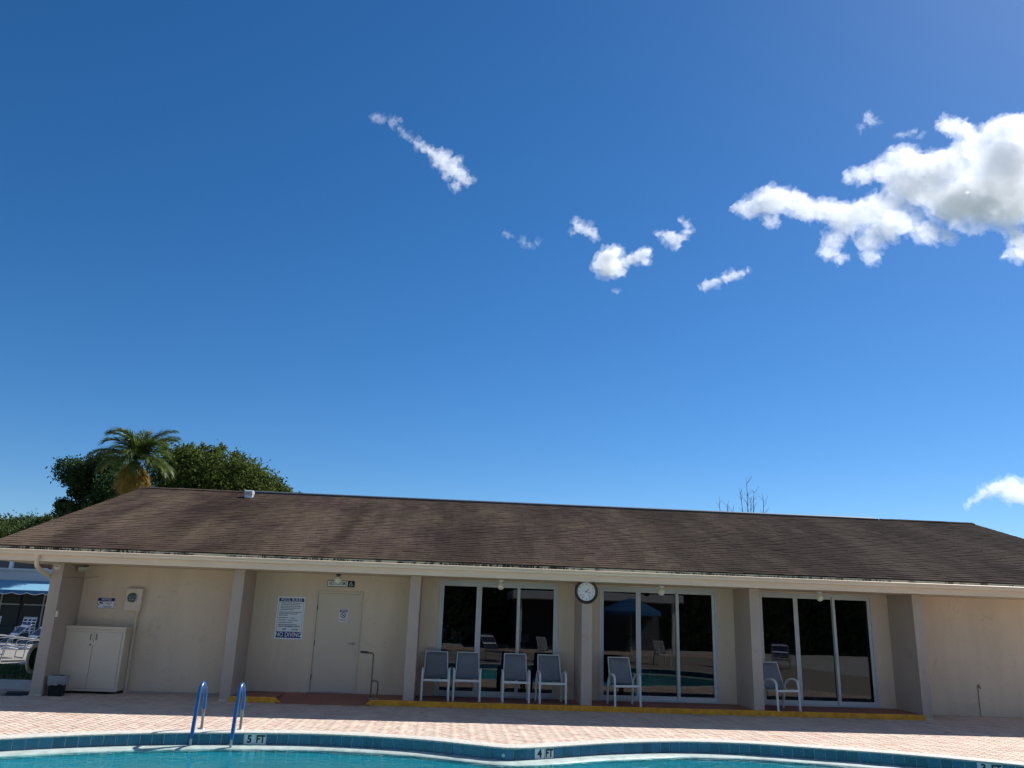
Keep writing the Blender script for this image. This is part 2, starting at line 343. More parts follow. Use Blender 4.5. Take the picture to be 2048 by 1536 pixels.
def link(name, me, material, parent=None, loc=None, bevel=0):
    o = bpy.data.objects.new(name, me); COL.objects.link(o)
    if material is not None and not me.materials: me.materials.append(MT[material] if isinstance(material, str) else material)
    if parent: o.parent = parent
    if loc: o.location = loc
    if bevel:
        b = o.modifiers.new('bevel', 'BEVEL'); b.width = bevel; b.segments = 2; b.limit_method = 'ANGLE'
    return o

def npmesh(name, V, F, smooth=False):
    """fast mesh from numpy: V (n,3), F (m,k)"""
    me = bpy.data.meshes.new(name); V = np.asarray(V, np.float32); F = np.asarray(F, np.int32); m_, k = F.shape
    me.vertices.add(len(V)); me.vertices.foreach_set('co', V.ravel())
    me.loops.add(m_ * k); me.loops.foreach_set('vertex_index', F.ravel())
    me.polygons.add(m_); me.polygons.foreach_set('loop_start', np.arange(0, m_ * k, k, dtype=np.int32)); me.polygons.foreach_set('loop_total', np.full(m_, k, np.int32))
    if smooth: me.polygons.foreach_set('use_smooth', np.ones(m_, bool))
    me.update(calc_edges=True); return me

def tag(o, label, cat, group=None):
    o['label'] = label; o['category'] = cat
    if group: o['group'] = group
    return o
def struct(o, label=None):
    o['kind'] = 'structure'
    if label: o['label'] = label
    return o
def thing(name, label, cat, loc=(0, 0, 0), rz=0, group=None):
    o = bpy.data.objects.new(name, None); COL.objects.link(o); o.location = loc; o.rotation_euler = (0, 0, rz); o.empty_display_size = 0.1
    return tag(o, label, cat, group)
def copy_tree(o, parent=None):
    c = o.copy(); COL.objects.link(c); c.parent = parent
    for ch in list(o.children): copy_tree(ch, c)
    return c
def arc(c, r, a0, a1, n, plane='xz'):
    out = []
    for i in range(n + 1):
        a = a0 + (a1 - a0) * i / n; p, q = r * math.cos(a), r * math.sin(a)
        out.append({'xz': (c[0] + p, c[1], c[2] + q), 'yz': (c[0], c[1] + p, c[2] + q), 'xy': (c[0] + p, c[1] + q, c[2])}[plane])
    return out
def smooth_path(pts, n=6):
    """Catmull-Rom through points"""
    P = [Vector(p) for p in pts]; out = []
    for i in range(len(P) - 1):
        p0 = P[max(i - 1, 0)]; p1 = P[i]; p2 = P[i + 1]; p3 = P[min(i + 2, len(P) - 1)]
        for k in range(n):
            t = k / n
            out.append(0.5 * ((2 * p1) + (p2 - p0) * t + (2 * p0 - 5 * p1 + 4 * p2 - p3) * t * t + (3 * p1 - p0 - 3 * p2 + p3) * t ** 3))
    out.append(P[-1]); return out
_fonts = {}
def text_obj(s, size, parent, loc, material, name='lettering', sx=1.0, bold=0.0, align='CENTER', rot=(PI / 2, 0, 0), depth=0.002):
    """flat print as mesh letters standing on a face that looks to -Y"""
    key = (s, size, bold, align, depth)
    if key not in _fonts:
        cu = bpy.data.curves.new('t', 'FONT'); cu.body = s; cu.size = size; cu.align_x = align; cu.align_y = 'CENTER'; cu.offset = bold; cu.extrude = depth; cu.resolution_u = 3
        to = bpy.data.objects.new('t', cu); COL.objects.link(to)
        dg = bpy.context.evaluated_depsgraph_get(); dg.update()
        me = bpy.data.meshes.new_from_object(to.evaluated_get(dg)); me.name = 'lettering'; me.materials.clear()
        bpy.data.objects.remove(to); bpy.data.curves.remove(cu); _fonts[key] = me
    me = _fonts[key].copy()
    o = link(name, me, material, parent, loc); o.rotation_euler = rot; o.scale = (sx, 1, 1); return o
def in_poly(x, y, poly):
    c = False; n = len(poly); j = n - 1
    for i in range(n):
        xi, yi = poly[i]; xj, yj = poly[j]
        if (yi > y) != (yj > y) and x < (xj - xi) * (y - yi) / (yj - yi) + xi: c = not c
        j = i
    return c
def project(p):
    d = Vector(p) - CAM; z = d.dot(FW)
    return (1024 + FPX * d.dot(RT) / z, 768 - FPX * d.dot(UP) / z, z)

# ------------------------------------------------------------------ pool outline
ctrl = [(-7.03, -5.14), (-6.10, -4.63), (-5.10, -4.27), (-4.0, -4.08), (-2.8, -4.02), (-1.47, -4.26), (-0.52, -4.70), (-0.05, -4.90), (0.45, -4.76), (1.13, -4.43), (1.75, -4.15),
        (2.73, -3.88), (3.75, -3.88), (4.57, -4.10), (5.3, -4.34), (6.0, -4.60), (6.65, -4.90), (7.5, -5.38), (8.5, -6.2), (9.2, -7.6), (9.0, -9.6), (7.2, -11.6), (4.0, -12.4), (0.5, -12.0),
        (-2.5, -12.2), (-5.5, -12.6), (-8.3, -11.2), (-9.3, -9.0), (-8.9, -6.9), (-8.0, -5.8)]
def closed_spline(P, n):
    out = []; m_ = len(P)
    for i in range(m_):
        p0, p1, p2, p3 = (np.array(P[(i + k - 1) % m_]) for k in range(4))
        for k in range(n):
            t = k / n
            out.append(0.5 * ((2 * p1) + (p2 - p0) * t + (2 * p0 - 5 * p1 + 4 * p2 - p3) * t * t + (3 * p1 - p0 - 3 * p2 + p3) * t ** 3))
    return np.array(out)
dense = closed_spline(ctrl, 40)
seg_l = np.linalg.norm(np.roll(dense, -1, 0) - dense, axis=1); cum = np.concatenate([[0], np.cumsum(seg_l)]); PER = cum[-1]
def at_s(s):
    s = s % PER; i = int(np.searchsorted(cum, s, side='right') - 1); i = min(i, len(dense) - 1); t = (s - cum[i]) / seg_l[i]
    a = dense[i]; b = dense[(i + 1) % len(dense)]; d = (b - a) / np.linalg.norm(b - a)
    return a + (b - a) * t, d
NT = int(round(PER / 0.163)); TW = PER / NT
outline = [at_s(k * TW) for k in range(NT)]
# outline runs left to right along the far edge, so the pool lies to the right of travel
OUT = [tuple(p) for p, d in outline]
def offset(dist):
    """positive = away from the water"""
    return [(p[0] - d[1] * dist, p[1] + d[0] * dist) for p, d in outline]

# ------------------------------------------------------------------ ground, lawn, path, deck
HX0, HX1, HY0, HY1 = -12.0, 14.5, -22.0, -2.6
R_ = 5000
mb = MB()
mb.add([(-R_, -R_, 0), (R_, -R_, 0), (R_, R_, 0), (-R_, R_, 0), (HX0, HY0, 0), (HX1, HY0, 0), (HX1, HY1, 0), (HX0, HY1, 0)],
       [(0, 1, 5, 4), (1, 2, 6, 5), (2, 3, 7, 6), (3, 0, 4, 7)])
struct(mb.build('ground', 'earth', loc=(0, 0, -0.06)))
# sand bed of the deck with the hole for the pool
outer = [(HX0, HY0), (HX1, HY0), (HX1, HY1), (HX0, HY1)]
inner = offset(0.10)
pts3 = [[Vector((x, y, 0)) for x, y in outer], [Vector((x, y, 0)) for x, y in inner]]
tri = tessellate_polygon(pts3); flat = outer + inner
mb = MB(); mb.add([(x, y, -0.010) for x, y in flat], tri)
mb.box((-12.0, -2.6, -0.03), (14.5, 1.2, -0.010))
deck = struct(mb.build('pool_deck', 'sand'), 'pink and cream brick paved pool deck')
# deck beyond the pool where the pieces can no longer be told apart
mb = MB(); mb.box((-12, -26.0, -0.05), (14.5, -22.0, -0.006)); struct(mb.build('terrace', 'brick_far'))
mb = MB(); mb.box((-45, -34.0, -0.05), (-12.0, -2.6, -0.007)); mb.box((14.5, -34.0, -0.05), (45, 1.2, -0.007)); mb.box((-12.0, -34.0, -0.05), (14.5, -26.0, -0.007)); struct(mb.build('bounce_terrace', 'concrete'))  # unseen concrete paving added so sunlight bounces onto the facade

PW, PL = 0.1, 0.2
paver_bm = MB()
g_ = 0.0025; e_ = 0.004
hx, hy = PL / 2 - g_, PW / 2 - g_
vs = [(-hx, -hy, -0.02), (hx, -hy, -0.02), (hx, hy, -0.02), (-hx, hy, -0.02), (-hx, -hy, -e_), (hx, -hy, -e_), (hx, hy, -e_), (-hx, hy, -e_),
      (-hx + e_, -hy + e_, 0), (hx - e_, -hy + e_, 0), (hx - e_, hy - e_, 0), (-hx + e_, hy - e_, 0)]
fs = [(0, 1, 5, 4), (1, 2, 6, 5), (2, 3, 7, 6), (3, 0, 4, 7), (4, 5, 9, 8), (5, 6, 10, 9), (6, 7, 11, 10), (7, 4, 8, 11), (8, 9, 10, 11)]
PV = np.array(vs, np.float32); PF = np.array(fs, np.int32)
off_keep = offset(0.16)
spots = []
c45 = math.sqrt(0.5)
for i in range(-260, 260):
    for j in range(-260, 260):
        t_ = (i - j) % 4
        if t_ == 0: lx, ly, an = (i + 1.0) * PW, (j + 0.5) * PW, PI / 4
        elif t_ == 3: lx, ly, an = (i + 0.5) * PW, (j + 1.0) * PW, PI * 0.75
        else: continue
        xx, yy = (lx - ly) * c45, (lx + ly) * c45
        if not (-11.9 < xx < 14.4 and -9.0 < yy < 1.02): continue
        if yy > -0.1 and -5.3 < xx < 9.2: continue            # porch slab stands here
        if xx < -9.6 and yy > -0.1: continue
        px_, py_, pz_ = project((xx, yy, 0))
        if not (-160 < px_ < 2210 and py_ < 1640): continue
        if yy < -3.5 and in_poly(xx, yy, off_keep): continue
        spots.append((xx, yy, math.hypot(xx - CAM.x, yy - CAM.y), 0 <= px_ <= 2048 and py_ <= 1536, an))
seen = sorted([s for s in spots if s[3]], key=lambda s: s[2])
near = set((s[0], s[1]) for s in seen[:300])
pm = npmesh('paver', PV, PF); pm.materials.append(MT['paver'])
for (x, y, d, v, an) in seen[:300]:
    o = bpy.data.objects.new('paver', pm); COL.objects.link(o); o.parent = deck
    o.location = (x, y, random.uniform(-0.002, 0.002)); o.rotation_euler = (random.uniform(-0.012, 0.012), random.uniform(-0.008, 0.008), an + random.uniform(-0.012, 0.012))
rest = [(x, y, an) for x, y, d, v, an in spots if (x, y) not in near]
n = len(rest); C = np.array(rest, np.float32)
V = np.repeat(PV[None], n, 0).copy()
ang = RNG.uniform(-0.012, 0.012, n).astype(np.float32); tl = RNG.uniform(-0.012, 0.012, n).astype(np.float32)
X_, Y_ = V[:, :, 0].copy(), V[:, :, 1].copy()
V[:, :, 2] += Y_ * tl[:, None] + RNG.uniform(-0.002, 0.002, n)[:, None]
ang = ang + C[:, 2]; ca, sa = np.cos(ang)[:, None], np.sin(ang)[:, None]
V[:, :, 0] = X_ * ca - Y_ * sa + C[:, 0:1]; V[:, :, 1] = X_ * sa + Y_ * ca + C[:, 1:2]
F = (PF[None] + (np.arange(n) * 12)[:, None, None]).reshape(-1, 4)
o = link('paver_field', npmesh('paver_field', V.reshape(-1, 3), F), 'paver_mass', deck); o['kind'] = 'stuff'

# lawn strip and concrete paths left of the building
mb = MB(); mb.box((-60, 3.25, -0.06), (-9.55, 7.6, -0.012)); lawn = struct(mb.build('lawn', 'earth'))
nb = 26000
gx = RNG.uniform(-22, -9.7, nb); gy = RNG.uniform(3.3, 7.55, nb); ga = RNG.uniform(0, 2 * PI, nb); gh = RNG.uniform(0.03, 0.075, nb); ln = RNG.uniform(-0.03, 0.03, (nb, 2))
base = np.stack([gx, gy, np.full(nb, -0.015)], 1); dx = np.stack([np.cos(ga) * 0.008, np.sin(ga) * 0.008, np.zeros(nb)], 1)
tip = base + np.stack([ln[:, 0], ln[:, 1], gh], 1)
V = np.stack([base - dx, base + dx, tip], 1).reshape(-1, 3); F = np.arange(nb * 3).reshape(-1, 3)
o = link('grass', npmesh('grass', V, F), 'grass'); o['kind'] = 'stuff'; o['label'] = 'strip of shaded green lawn left of the corner post'; o['category'] = 'grass'
mb = MB(); mb.box((-60, 1.2, -0.05), (-9.55, 3.25, -0.008)); mb.box((-60, -2.6, -0.05), (-12.02, 1.2, -0.008)); struct(mb.build('path', 'concrete'))
mb = MB(); mb.box((-60, 7.6, -0.05), (-9.55, 19.5, -0.004)); struct(mb.build('patio', 'patio'))

# ------------------------------------------------------------------ swimming pool
mb = MB()
prof = [(0.0, -0.02), (0.0, -0.166)]
N_ = NT
rings = [(offset(0.012), -0.012), (offset(0.012), -0.172)]
vs = []; fs = []
for ring, z in rings: vs += [(x, y, z) for x, y in ring]
for k in range(N_):
    k2 = (k + 1) % N_; fs.append((k, k2, k2 + N_, k + N_))
pool_root = struct(MB().add(vs, fs).build('swimming_pool', 'grout'), 'freeform swimming pool with blue waterline tiles')
# lower shell
ri = offset(-0.262); r2 = offset(-0.30); r3 = offset(-0.75)
vs = [(x, y, -0.23) for x, y in ri] + [(x, y, -0.9) for x, y in r2]
def floor_z(x): return -1.05 - 0.35 * max(0, min(1, (4 - x) / 9))
vs += [(x, y, floor_z(x)) for x, y in r3]
fs = [(k + a * N_, (k + 1) % N_ + a * N_, (k + 1) % N_ + (a + 1) * N_, k + (a + 1) * N_) for a in range(2) for k in range(N_)]
mb = MB().add(vs, fs, True)
ft = tessellate_polygon([[Vector((x, y, 0)) for x, y in r3]])
mb.add([(x, y, floor_z(x)) for x, y in r3], ft)
mb.build('basin', 'plaster', pool_root)
# rounded white plaster lip at the water line
lip = [(0.012, -0.158), (-0.06, -0.160), (-0.15, -0.166), (-0.22, -0.178), (-0.255, -0.194), (-0.265, -0.23)]
vs = []
for d_, z in lip:
    for (p_, dd), (x, y) in zip(outline, offset(d_)):
        w_ = (0.05 * noise.noise((p_[0] * 1.1, p_[1] * 1.1, 2)) + 0.02 * noise.noise((p_[0] * 4, p_[1] * 4, 5))) if d_ < -0.1 else 0
        vs.append((x - dd[1] * w_, y + dd[0] * w_, z))
fs = [(k + a * N_, (k + 1) % N_ + a * N_, (k + 1) % N_ + (a + 1) * N_, k + (a + 1) * N_) for a in range(len(lip) - 1) for k in range(N_)]
MB().add(vs, fs, True).build('ledge', 'plaster_white', pool_root)
# coping
cp = [(-0.004, -0.016), (-0.010, -0.006), (-0.004, 0.006), (0.012, 0.011), (0.27, 0.012), (0.30, 0.008), (0.31, -0.02)]
vs = []
for d_, z in cp: vs += [(x, y, z) for x, y in offset(d_)]
vs += [(x, y, -0.016) for x, y in offset(0.012)]
nr = len(cp)
fs = [(k + a * N_, (k + 1) % N_ + a * N_, (k + 1) % N_ + (a + 1) * N_, k + (a + 1) * N_) for a in range(nr - 1) for k in range(N_)]
fs += [(k, (k + 1) % N_, (k + 1) % N_ + nr * N_, k + nr * N_) for k in range(N_)]
MB().add(vs, fs, True).build('coping', 'coping', pool_root)
# waterline tiles, one by one along the far edge
tile_me = MB().box((-TW / 2 + 0.0055, 0, -0.158), (TW / 2 - 0.0055, 0.014, -0.018)).mesh('tile'); tile_me.materials.append(MT['tile_blue'])
tile_w = tile_me.copy(); tile_w.materials.clear(); tile_w.materials.append(MT['white'])
marks = {}
for (mx_, my_, t0, t1) in ((-3.80, -4.06, '5', 'FT'), (0.47, -4.75, '4', 'FT'), (7.10, -5.15, '3', 'FT')):
    k0 = min(range(NT), key=lambda k: math.hypot(at_s(k * TW)[0][0] - mx_, at_s(k * TW)[0][1] - my_))
    marks[k0 - 1] = t0; marks[k0] = t1
far_mb = MB(); n_t = 0
for k in range(NT):
    p, d = at_s((k + 0.5) * TW); a = math.atan2(d[1], d[0])
    if p[1] > -6.6:
        w_ = k in marks
        o = bpy.data.objects.new('tile', tile_w if w_ else tile_me); COL.objects.link(o); o.parent = pool_root; o.location = (p[0], p[1], 0); o.rotation_euler = (0, 0, a)
        if w_:
            o.name = 'depth_marker_tile'; o['label'] = 'white depth marker tile reading ' + marks[k]
            text_obj(marks[k], 0.145, o, (0, -0.002, -0.088), 'black', bold=0.0062, sx=(0.84 if marks[k] == 'FT' else 0.95))
    else:
        c, s = math.cos(a), math.sin(a); B_ = MB().box((-TW / 2 + 0.0055, 0, -0.158), (TW / 2 - 0.0055, 0.014, -0.018))
        far_mb.add([(p[0] + x * c - y * s, p[1] + x * s + y * c, z) for x, y, z in B_.v], B_.f)
o = far_mb.build('tile_band', 'tile_blue', pool_root); o['kind'] = 'stuff'
# return inlet fitting in the tile band
pi_, di_ = at_s(min(range(NT), key=lambda k: math.hypot(at_s(k * TW)[0][0] + 0.02, at_s(k * TW)[0][1] + 4.9)) * TW)
ft_ = MB().lathe([(0.0, -0.014), (0.018, -0.012), (0.026, 0.0)], (0, 0, 0), 'y', 12)
o = ft_.build('inlet_fitting', 'white', pool_root, (pi_[0], pi_[1] - 0.002, -0.10))
# water
wt = tessellate_polygon([[Vector((x, y, 0)) for x, y in offset(-0.18)]])
water = struct(MB().add([(x, y, -0.190) for x, y in offset(-0.22)], wt).build('pool_water', 'water'), 'clear turquoise pool water')

# ------------------------------------------------------------------ clubhouse
XF = [(i - 2.5) * 3.66 for i in range(6)]; FWD = 0.224
WY = 1.05; SOF = 2.57; YE, ZE, YR, ZR = -0.55, 2.864, 6.951, 5.08; XL, XR = -10.237, 15.41; BX1 = 14.6; BY1 = 13.9
club = thing('clubhouse', 'long tan stucco clubhouse with brown shingle roof, post fins and sliding glass doors', 'building')
for i, x in enumerate(XF):
    zb = 0.1 if 1 < i < 5 else -0.01
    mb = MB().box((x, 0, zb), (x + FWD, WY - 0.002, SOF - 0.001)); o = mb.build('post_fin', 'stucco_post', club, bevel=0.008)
    if i in (0, 1, 5):   # mortar skirt at the base
        MB().box((x - 0.006, -0.008, -0.008), (x + FWD + 0.006, 0.05, 0.03)).build('skirt', 'stucco', o, bevel=0.006)
def wallseg(x0, x1, z0=-0.02, z1=SOF, y0=WY, y1=WY + 0.2, name='wall'):
    return MB().box((x0, y0, z0), (x1, y1, z1)).build(name, 'stucco', club)
DX0, DX1, DZ1 = -3.876, -2.958, 2.164
SLD = [(-1.22, 1.465), (2.39, 5.10), (6.07, 8.77)]
wallseg(XF[0], XF[1] + 0.1); wallseg(XF[1] + 0.1, DX0 - 0.05); wallseg(DX1 + 0.05, XF[2] + 0.1)
wallseg(DX0 - 0.05, DX1 + 0.05, DZ1 + 0.05, SOF)
edges_ = [XF[2] + 0.1] + [v for s_ in SLD for v in s_] + [XF[5] + 0.1]
for k in range(0, len(edges_), 2): wallseg(edges_[k], edges_[k + 1])
for a, b in SLD: wallseg(a, b, 2.545, SOF); wallseg(a, b, -0.02, 0.10)
wallseg(XF[5] + 0.1, BX1)
# ragged mortar at the foot of the left bay
mb = MB(); x = -7.6; top = []
while x < XF[1]:
    top.append((x, 0.035 + 0.05 * max(0, noise.noise((x * 1.7, 3, 0))) + random.uniform(0, 0.008))); x += 0.05
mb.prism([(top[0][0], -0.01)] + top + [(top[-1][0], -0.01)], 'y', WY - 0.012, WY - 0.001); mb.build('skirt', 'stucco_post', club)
# gable ends and the rear wall
for x0, x1 in ((XF[0], XF[0] + 0.2), (BX1 - 0.2, BX1)):
    zr = ZR - 0.12
    MB().prism([(WY + 0.2, -0.02), (BY1, -0.02), (BY1, SOF), (YR, zr - 0.1), (WY + 0.2, SOF)], 'x', x0, x1).build('gable_wall', 'stucco', club)
wallseg(XF[0], BX1, y0=BY1, y1=BY1 + 0.2, name='rear_wall')
# soffit, fascia, gutter
MB().box((XL + 0.06, -0.545, SOF), (XR - 0.06, WY + 0.15, SOF + 0.02)).build('soffit', 'soffit', club)
MB().box((XL + 0.05, -0.575, SOF - 0.004), (XR - 0.05, -0.547, 2.755)).build('fascia', 'trim', club)
gp = [(-0.577, 2.790), (-0.577, 2.684), (-0.655, 2.684), (-0.672, 2.700), (-0.676, 2.735), (-0.700, 2.752), (-0.704, 2.778), (-0.690, 2.784), (-0.690, 2.778), (-0.697, 2.772), (-0.692, 2.756), (-0.668, 2.738), (-0.664, 2.704), (-0.65, 2.690), (-0.583, 2.690), (-0.583, 2.790)]
joints = [XL + 0.02, -4.3, 2.1, 8.2, XR - 0.02]
for a, b in zip(joints[:-1], joints[1:]):
    MB().prism(gp, 'x', a + 0.002, b - 0.002).build('gutter', 'trim', club)
for xg in joints[1:-1]:
    MB().prism([(y - 0.003, z) for y, z in gp[:8]] + [(-0.69, 2.79)], 'x', xg - 0.03, xg + 0.03).build('gutter_joint', 'trim', club)
MB().box((XL, -0.588, 2.756), (XR, -0.56, 2.838)).build('drip_edge', 'drip', club)
# debris and lichen along the eave
dm = MB(); x = XL + 0.2
while x < XR - 0.2:
    dens = noise.noise((x * 0.55, 1.3, 0)) + 0.35 * noise.noise((x * 2.3, 4.1, 0))
    if dens > -0.2 and random.random() < 0.9:
        w_ = random.uniform(0.01, 0.05); h_ = random.uniform(0.02, 0.075) * (0.8 + max(0, dens)); y_ = random.uniform(-0.616, -0.602)
        top_ = min(2.775 + h_, 2.852); dm.add([(x, y_, 2.735), (x + w_, y_ + 0.004, 2.735), (x + w_ * random.uniform(0.6, 1.1), y_ + 0.006, top_), (x + w_ * random.uniform(-0.2, 0.4), y_ + 0.003, 2.772 + (top_ - 2.772) * random.uniform(0.5, 1))], [(0, 1, 2, 3)])
    x += random.uniform(0.008, 0.035)
o = dm.build('eave_debris', 'moss', club); o['kind'] = 'stuff'
# roof: deck plus courses of shingle tabs
TH = math.atan2(ZR - ZE, YR - YE); SL = math.hypot(YR - YE, ZR - ZE)
MB().prism([(YE + 0.02, ZE - 0.03), (YR, ZR - 0.02), (2 * YR - YE, ZE - 0.02), (2 * YR - YE, ZE - 0.06), (YR, ZR - 0.1), (YE + 0.02, ZE - 0.045)], 'x', XL + 0.03, XR - 0.03)
roof = MB().prism([(YE + 0.02, ZE - 0.012), (YR, ZR - 0.005), (2 * YR - YE, ZE - 0.01), (2 * YR - YE, ZE - 0.05), (YR, ZR - 0.09), (YE + 0.02, ZE - 0.03)], 'x', XL + 0.03, XR - 0.03).build('roof', 'shingle', club)
uy, uz = math.cos(TH), math.sin(TH); ny, nz = -math.sin(TH), math.cos(TH)
EXPO = 0.187; NC = int(SL / EXPO)
for c in range(NC + 1):
    u0 = c * EXPO - 0.05; u1 = min(u0 + EXPO + 0.05, SL); x = XL - random.uniform(0, 0.3); vs = []; fs = []
    if u0 > SL - 0.08: break
    cj = random.uniform(-0.012, 0.012) if c else 0
    while x < XR:
        wd = random.choice((0.2, 0.28, 0.33)) ; a = max(x + 0.002, XL); b = min(x + wd - 0.002, XR); x += wd
        if b - a < 0.02: continue
        t = random.uniform(0.008, 0.016); f_ = u0 + cj + random.uniform(-0.011, 0.011)
        def P(xx, u, h): return (xx, YE + u * uy + h * ny, ZE + u * uz + h * nz)
        o_ = len(vs); vs += [P(a, f_, 0.0), P(b, f_, 0.0), P(a, f_, t), P(b, f_, t), P(a, u1, 0.004), P(b, u1, 0.004), P(a, u1, -0.002), P(b, u1, -0.002)]
        fs += [(o_, o_ + 1, o_ + 3, o_ + 2), (o_ + 2, o_ + 3, o_ + 5, o_ + 4), (o_, o_ + 2, o_ + 4, o_ + 6), (o_ + 1, o_ + 7, o_ + 5, o_ + 3)]
    MB().add(vs, fs).build('shingle_course', 'shingle', roof, fixn=False)
# ridge cap pieces and the dark ridge vent
x = XL
while x < XR:
    b = min(x + 0.31, XR)
    t = random.uniform(0.0, 0.008)
    MBc = MB().prism([(YR - 0.16, ZR - 0.16 * math.tan(TH) + 0.028 + t), (YR, ZR + 0.035 + t), (YR + 0.16, ZR - 0.16 * math.tan(TH) + 0.028 + t), (YR + 0.16, ZR - 0.16 * math.tan(TH) - 0.01), (YR, ZR - 0.01), (YR - 0.16, ZR - 0.16 * math.tan(TH) - 0.01)], 'x', x, b - 0.004)
    if not (-7.1 < x < 12.2): MBc.build('ridge_cap', 'shingle', roof)
    x = b
MB().prism([(YR - 0.17, ZR - 0.03), (YR - 0.15, ZR + 0.012), (YR, ZR + 0.055), (YR + 0.15, ZR + 0.012), (YR + 0.17, ZR - 0.03), (YR, ZR + 0.01)], 'x', -7.1, 12.26).build('ridge_vent', 'darkgrey', roof)
# rake boards
for x0, x1 in ((XL + 0.005, XL + 0.03), (XR - 0.03, XR - 0.005)):
    MB().prism([(YE, ZE - 0.012), (YR, ZR - 0.008), (2 * YR - YE, ZE - 0.012), (2 * YR - YE, ZE - 0.16), (YR, ZR - 0.16), (YE, ZE - 0.16)], 'x', x0, x1).build('rake_board', 'trim', club)
# roof vent
vx, vy = -6.9, 6.0; vz = ZE + (vy - YE) * math.tan(TH)
vent = MB().box((-0.14, -0.02, -0.04), (0.14, 0.22, 0.2)).build('roof_vent', 'galv', roof, (vx, vy, vz), bevel=0.01); vent.scale = (0.74, 0.8, 0.8)
MB().prism([(-0.07, 0.13), (-0.10, 0.20), (-0.07, 0.25), (0.0, 0.275), (0.2, 0.275), (0.26, 0.22), (0.26, 0.13)], 'x', -0.155, 0.155).build('vent_hood', 'galv', vent, bevel=0.006)
MB().box((-0.19, -0.10, -0.03), (0.19, 0.3, 0.004)).build('flashing', 'bronze', vent).rotation_euler = (TH, 0, 0)
# downspout at the corner
ds = MB()
ds.tube(smooth_path([(-9.19, -0.62, 2.69), (-9.19, -0.60, 2.56), (-9.20, -0.52, 2.46), (-9.21, -0.2, 2.36), (-9.21, 0.18, 2.26), (-9.21, 0.26, 2.16), (-9.21, 0.27, 1.9), (-9.21, 0.27, 0.05)], 4), 0.042, 8)
ds.build('downspout', 'trim', club)
# restroom door
door = MB().box((DX0 - 0.003, WY + 0.012, 0.112), (DX1 + 0.003, WY + 0.075, DZ1)).build('door', 'door_paint', club, bevel=0.004)
fr = MB(); fw_ = 0.055
fr.box((DX0 - fw_, WY - 0.022, 0.10), (DX0 - 0.004, WY + 0.09, DZ1 + fw_)); fr.box((DX1 + 0.004, WY - 0.022, 0.10), (DX1 + fw_, WY + 0.09, DZ1 + fw_)); fr.box((DX0 - 0.004, WY - 0.022, DZ1 + 0.004), (DX1 + 0.004, WY + 0.09, DZ1 + fw_))
fr.build('door_frame', 'door_paint', club, bevel=0.004)
for z in (0.42, 1.12, 1.86): MB().tube([(DX0 + 0.002, WY + 0.004, z - 0.055), (DX0 + 0.002, WY + 0.004, z + 0.055)], 0.011, 8).build('hinge', 'bronze', door)
h = MB(); h.lathe([(0.0, -0.012), (0.03, -0.012), (0.034, 0.0)], (DX1 - 0.075, WY + 0.012, 1.13), 'y', 16); h.tube([(DX1 - 0.075, WY + 0.02, 1.13), (DX1 - 0.075, WY - 0.03, 1.13)], 0.012, 8); h.tube([(DX1 - 0.068, WY - 0.03, 1.131), (DX1 - 0.13, WY - 0.032, 1.128), (DX1 - 0.19, WY - 0.026, 1.126)], [0.013, 0.011, 0.009], 8)
h.build('handle', 'steel', door)
MB().box((DX0, WY - 0.03, 0.101), (DX1, WY + 0.08, 0.11)).build('threshold', 'steel', club)
# sliding glass doors
def slider(x0, x1, z0=0.105, z1=2.54):
    root = MB(); yf, yb = WY - 0.012, WY + 0.13
    root.box((x0, yf, z0), (x0 + 0.045, yb, z1)); root.box((x1 - 0.045, yf, z0), (x1, yb, z1)); root.box((x0 + 0.045, yf, z1 - 0.05), (x1 - 0.045, yb, z1)); root.box((x0 + 0.045, yf, z0), (x1 - 0.045, yb, z0 + 0.03))
    fr_ = root.build('sliding_door_frame', 'alu', club, bevel=0.004)
    w = x1 - x0; st = 0.062
    seams = [x0 + 0.045, x0 + 0.335 * w, x0 + 0.665 * w, x1 - 0.045]
    for k in range(3):
        a, b = seams[k], seams[k + 1]; y = WY + (0.015 if k != 1 else 0.062); ov = 0.028
        if k == 1: a -= ov; b += ov
        if k == 1: a += ov * 0.9
        if k == 2: a -= ov
        zb, zt = z0 + 0.032, z1 - 0.052
        p_ = MB(); p_.box((a, y, zb), (a + st, y + 0.04, zt)); p_.box((b - st, y, zb), (b, y + 0.04, zt)); p_.box((a + st, y, zt - st), (b - st, y + 0.04, zt)); p_.box((a + st, y, zb), (b - st, y + 0.04, zb + st * 1.35))
        po = p_.build('sliding_panel', 'alu', club, bevel=0.003)
        MB().box((a + st - 0.004, y + 0.017, zb + st * 1.35 - 0.004), (b - st + 0.004, y + 0.023, zt - st + 0.004)).build('pane', 'glass', po)
        if k == 2: MB().box((a + 0.018, y - 0.022, 1.02), (a + 0.044, y - 0.002, 1.26)).build('handle', 'alu', po, bevel=0.004)
for a, b in SLD: slider(a, b)
# interior shell
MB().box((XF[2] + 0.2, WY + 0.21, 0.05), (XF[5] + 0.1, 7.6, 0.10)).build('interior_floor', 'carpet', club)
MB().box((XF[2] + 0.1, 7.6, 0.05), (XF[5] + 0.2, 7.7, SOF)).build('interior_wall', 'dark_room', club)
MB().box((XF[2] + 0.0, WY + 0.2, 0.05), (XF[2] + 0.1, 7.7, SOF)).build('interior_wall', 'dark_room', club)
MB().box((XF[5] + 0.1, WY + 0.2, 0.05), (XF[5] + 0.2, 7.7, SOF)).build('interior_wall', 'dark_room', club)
MB().box((XF[2] + 0.0, WY + 0.16, SOF - 0.02), (XF[5] + 0.2, 7.7, SOF + 0.03)).build('interior_ceiling', 'dark_room', club)

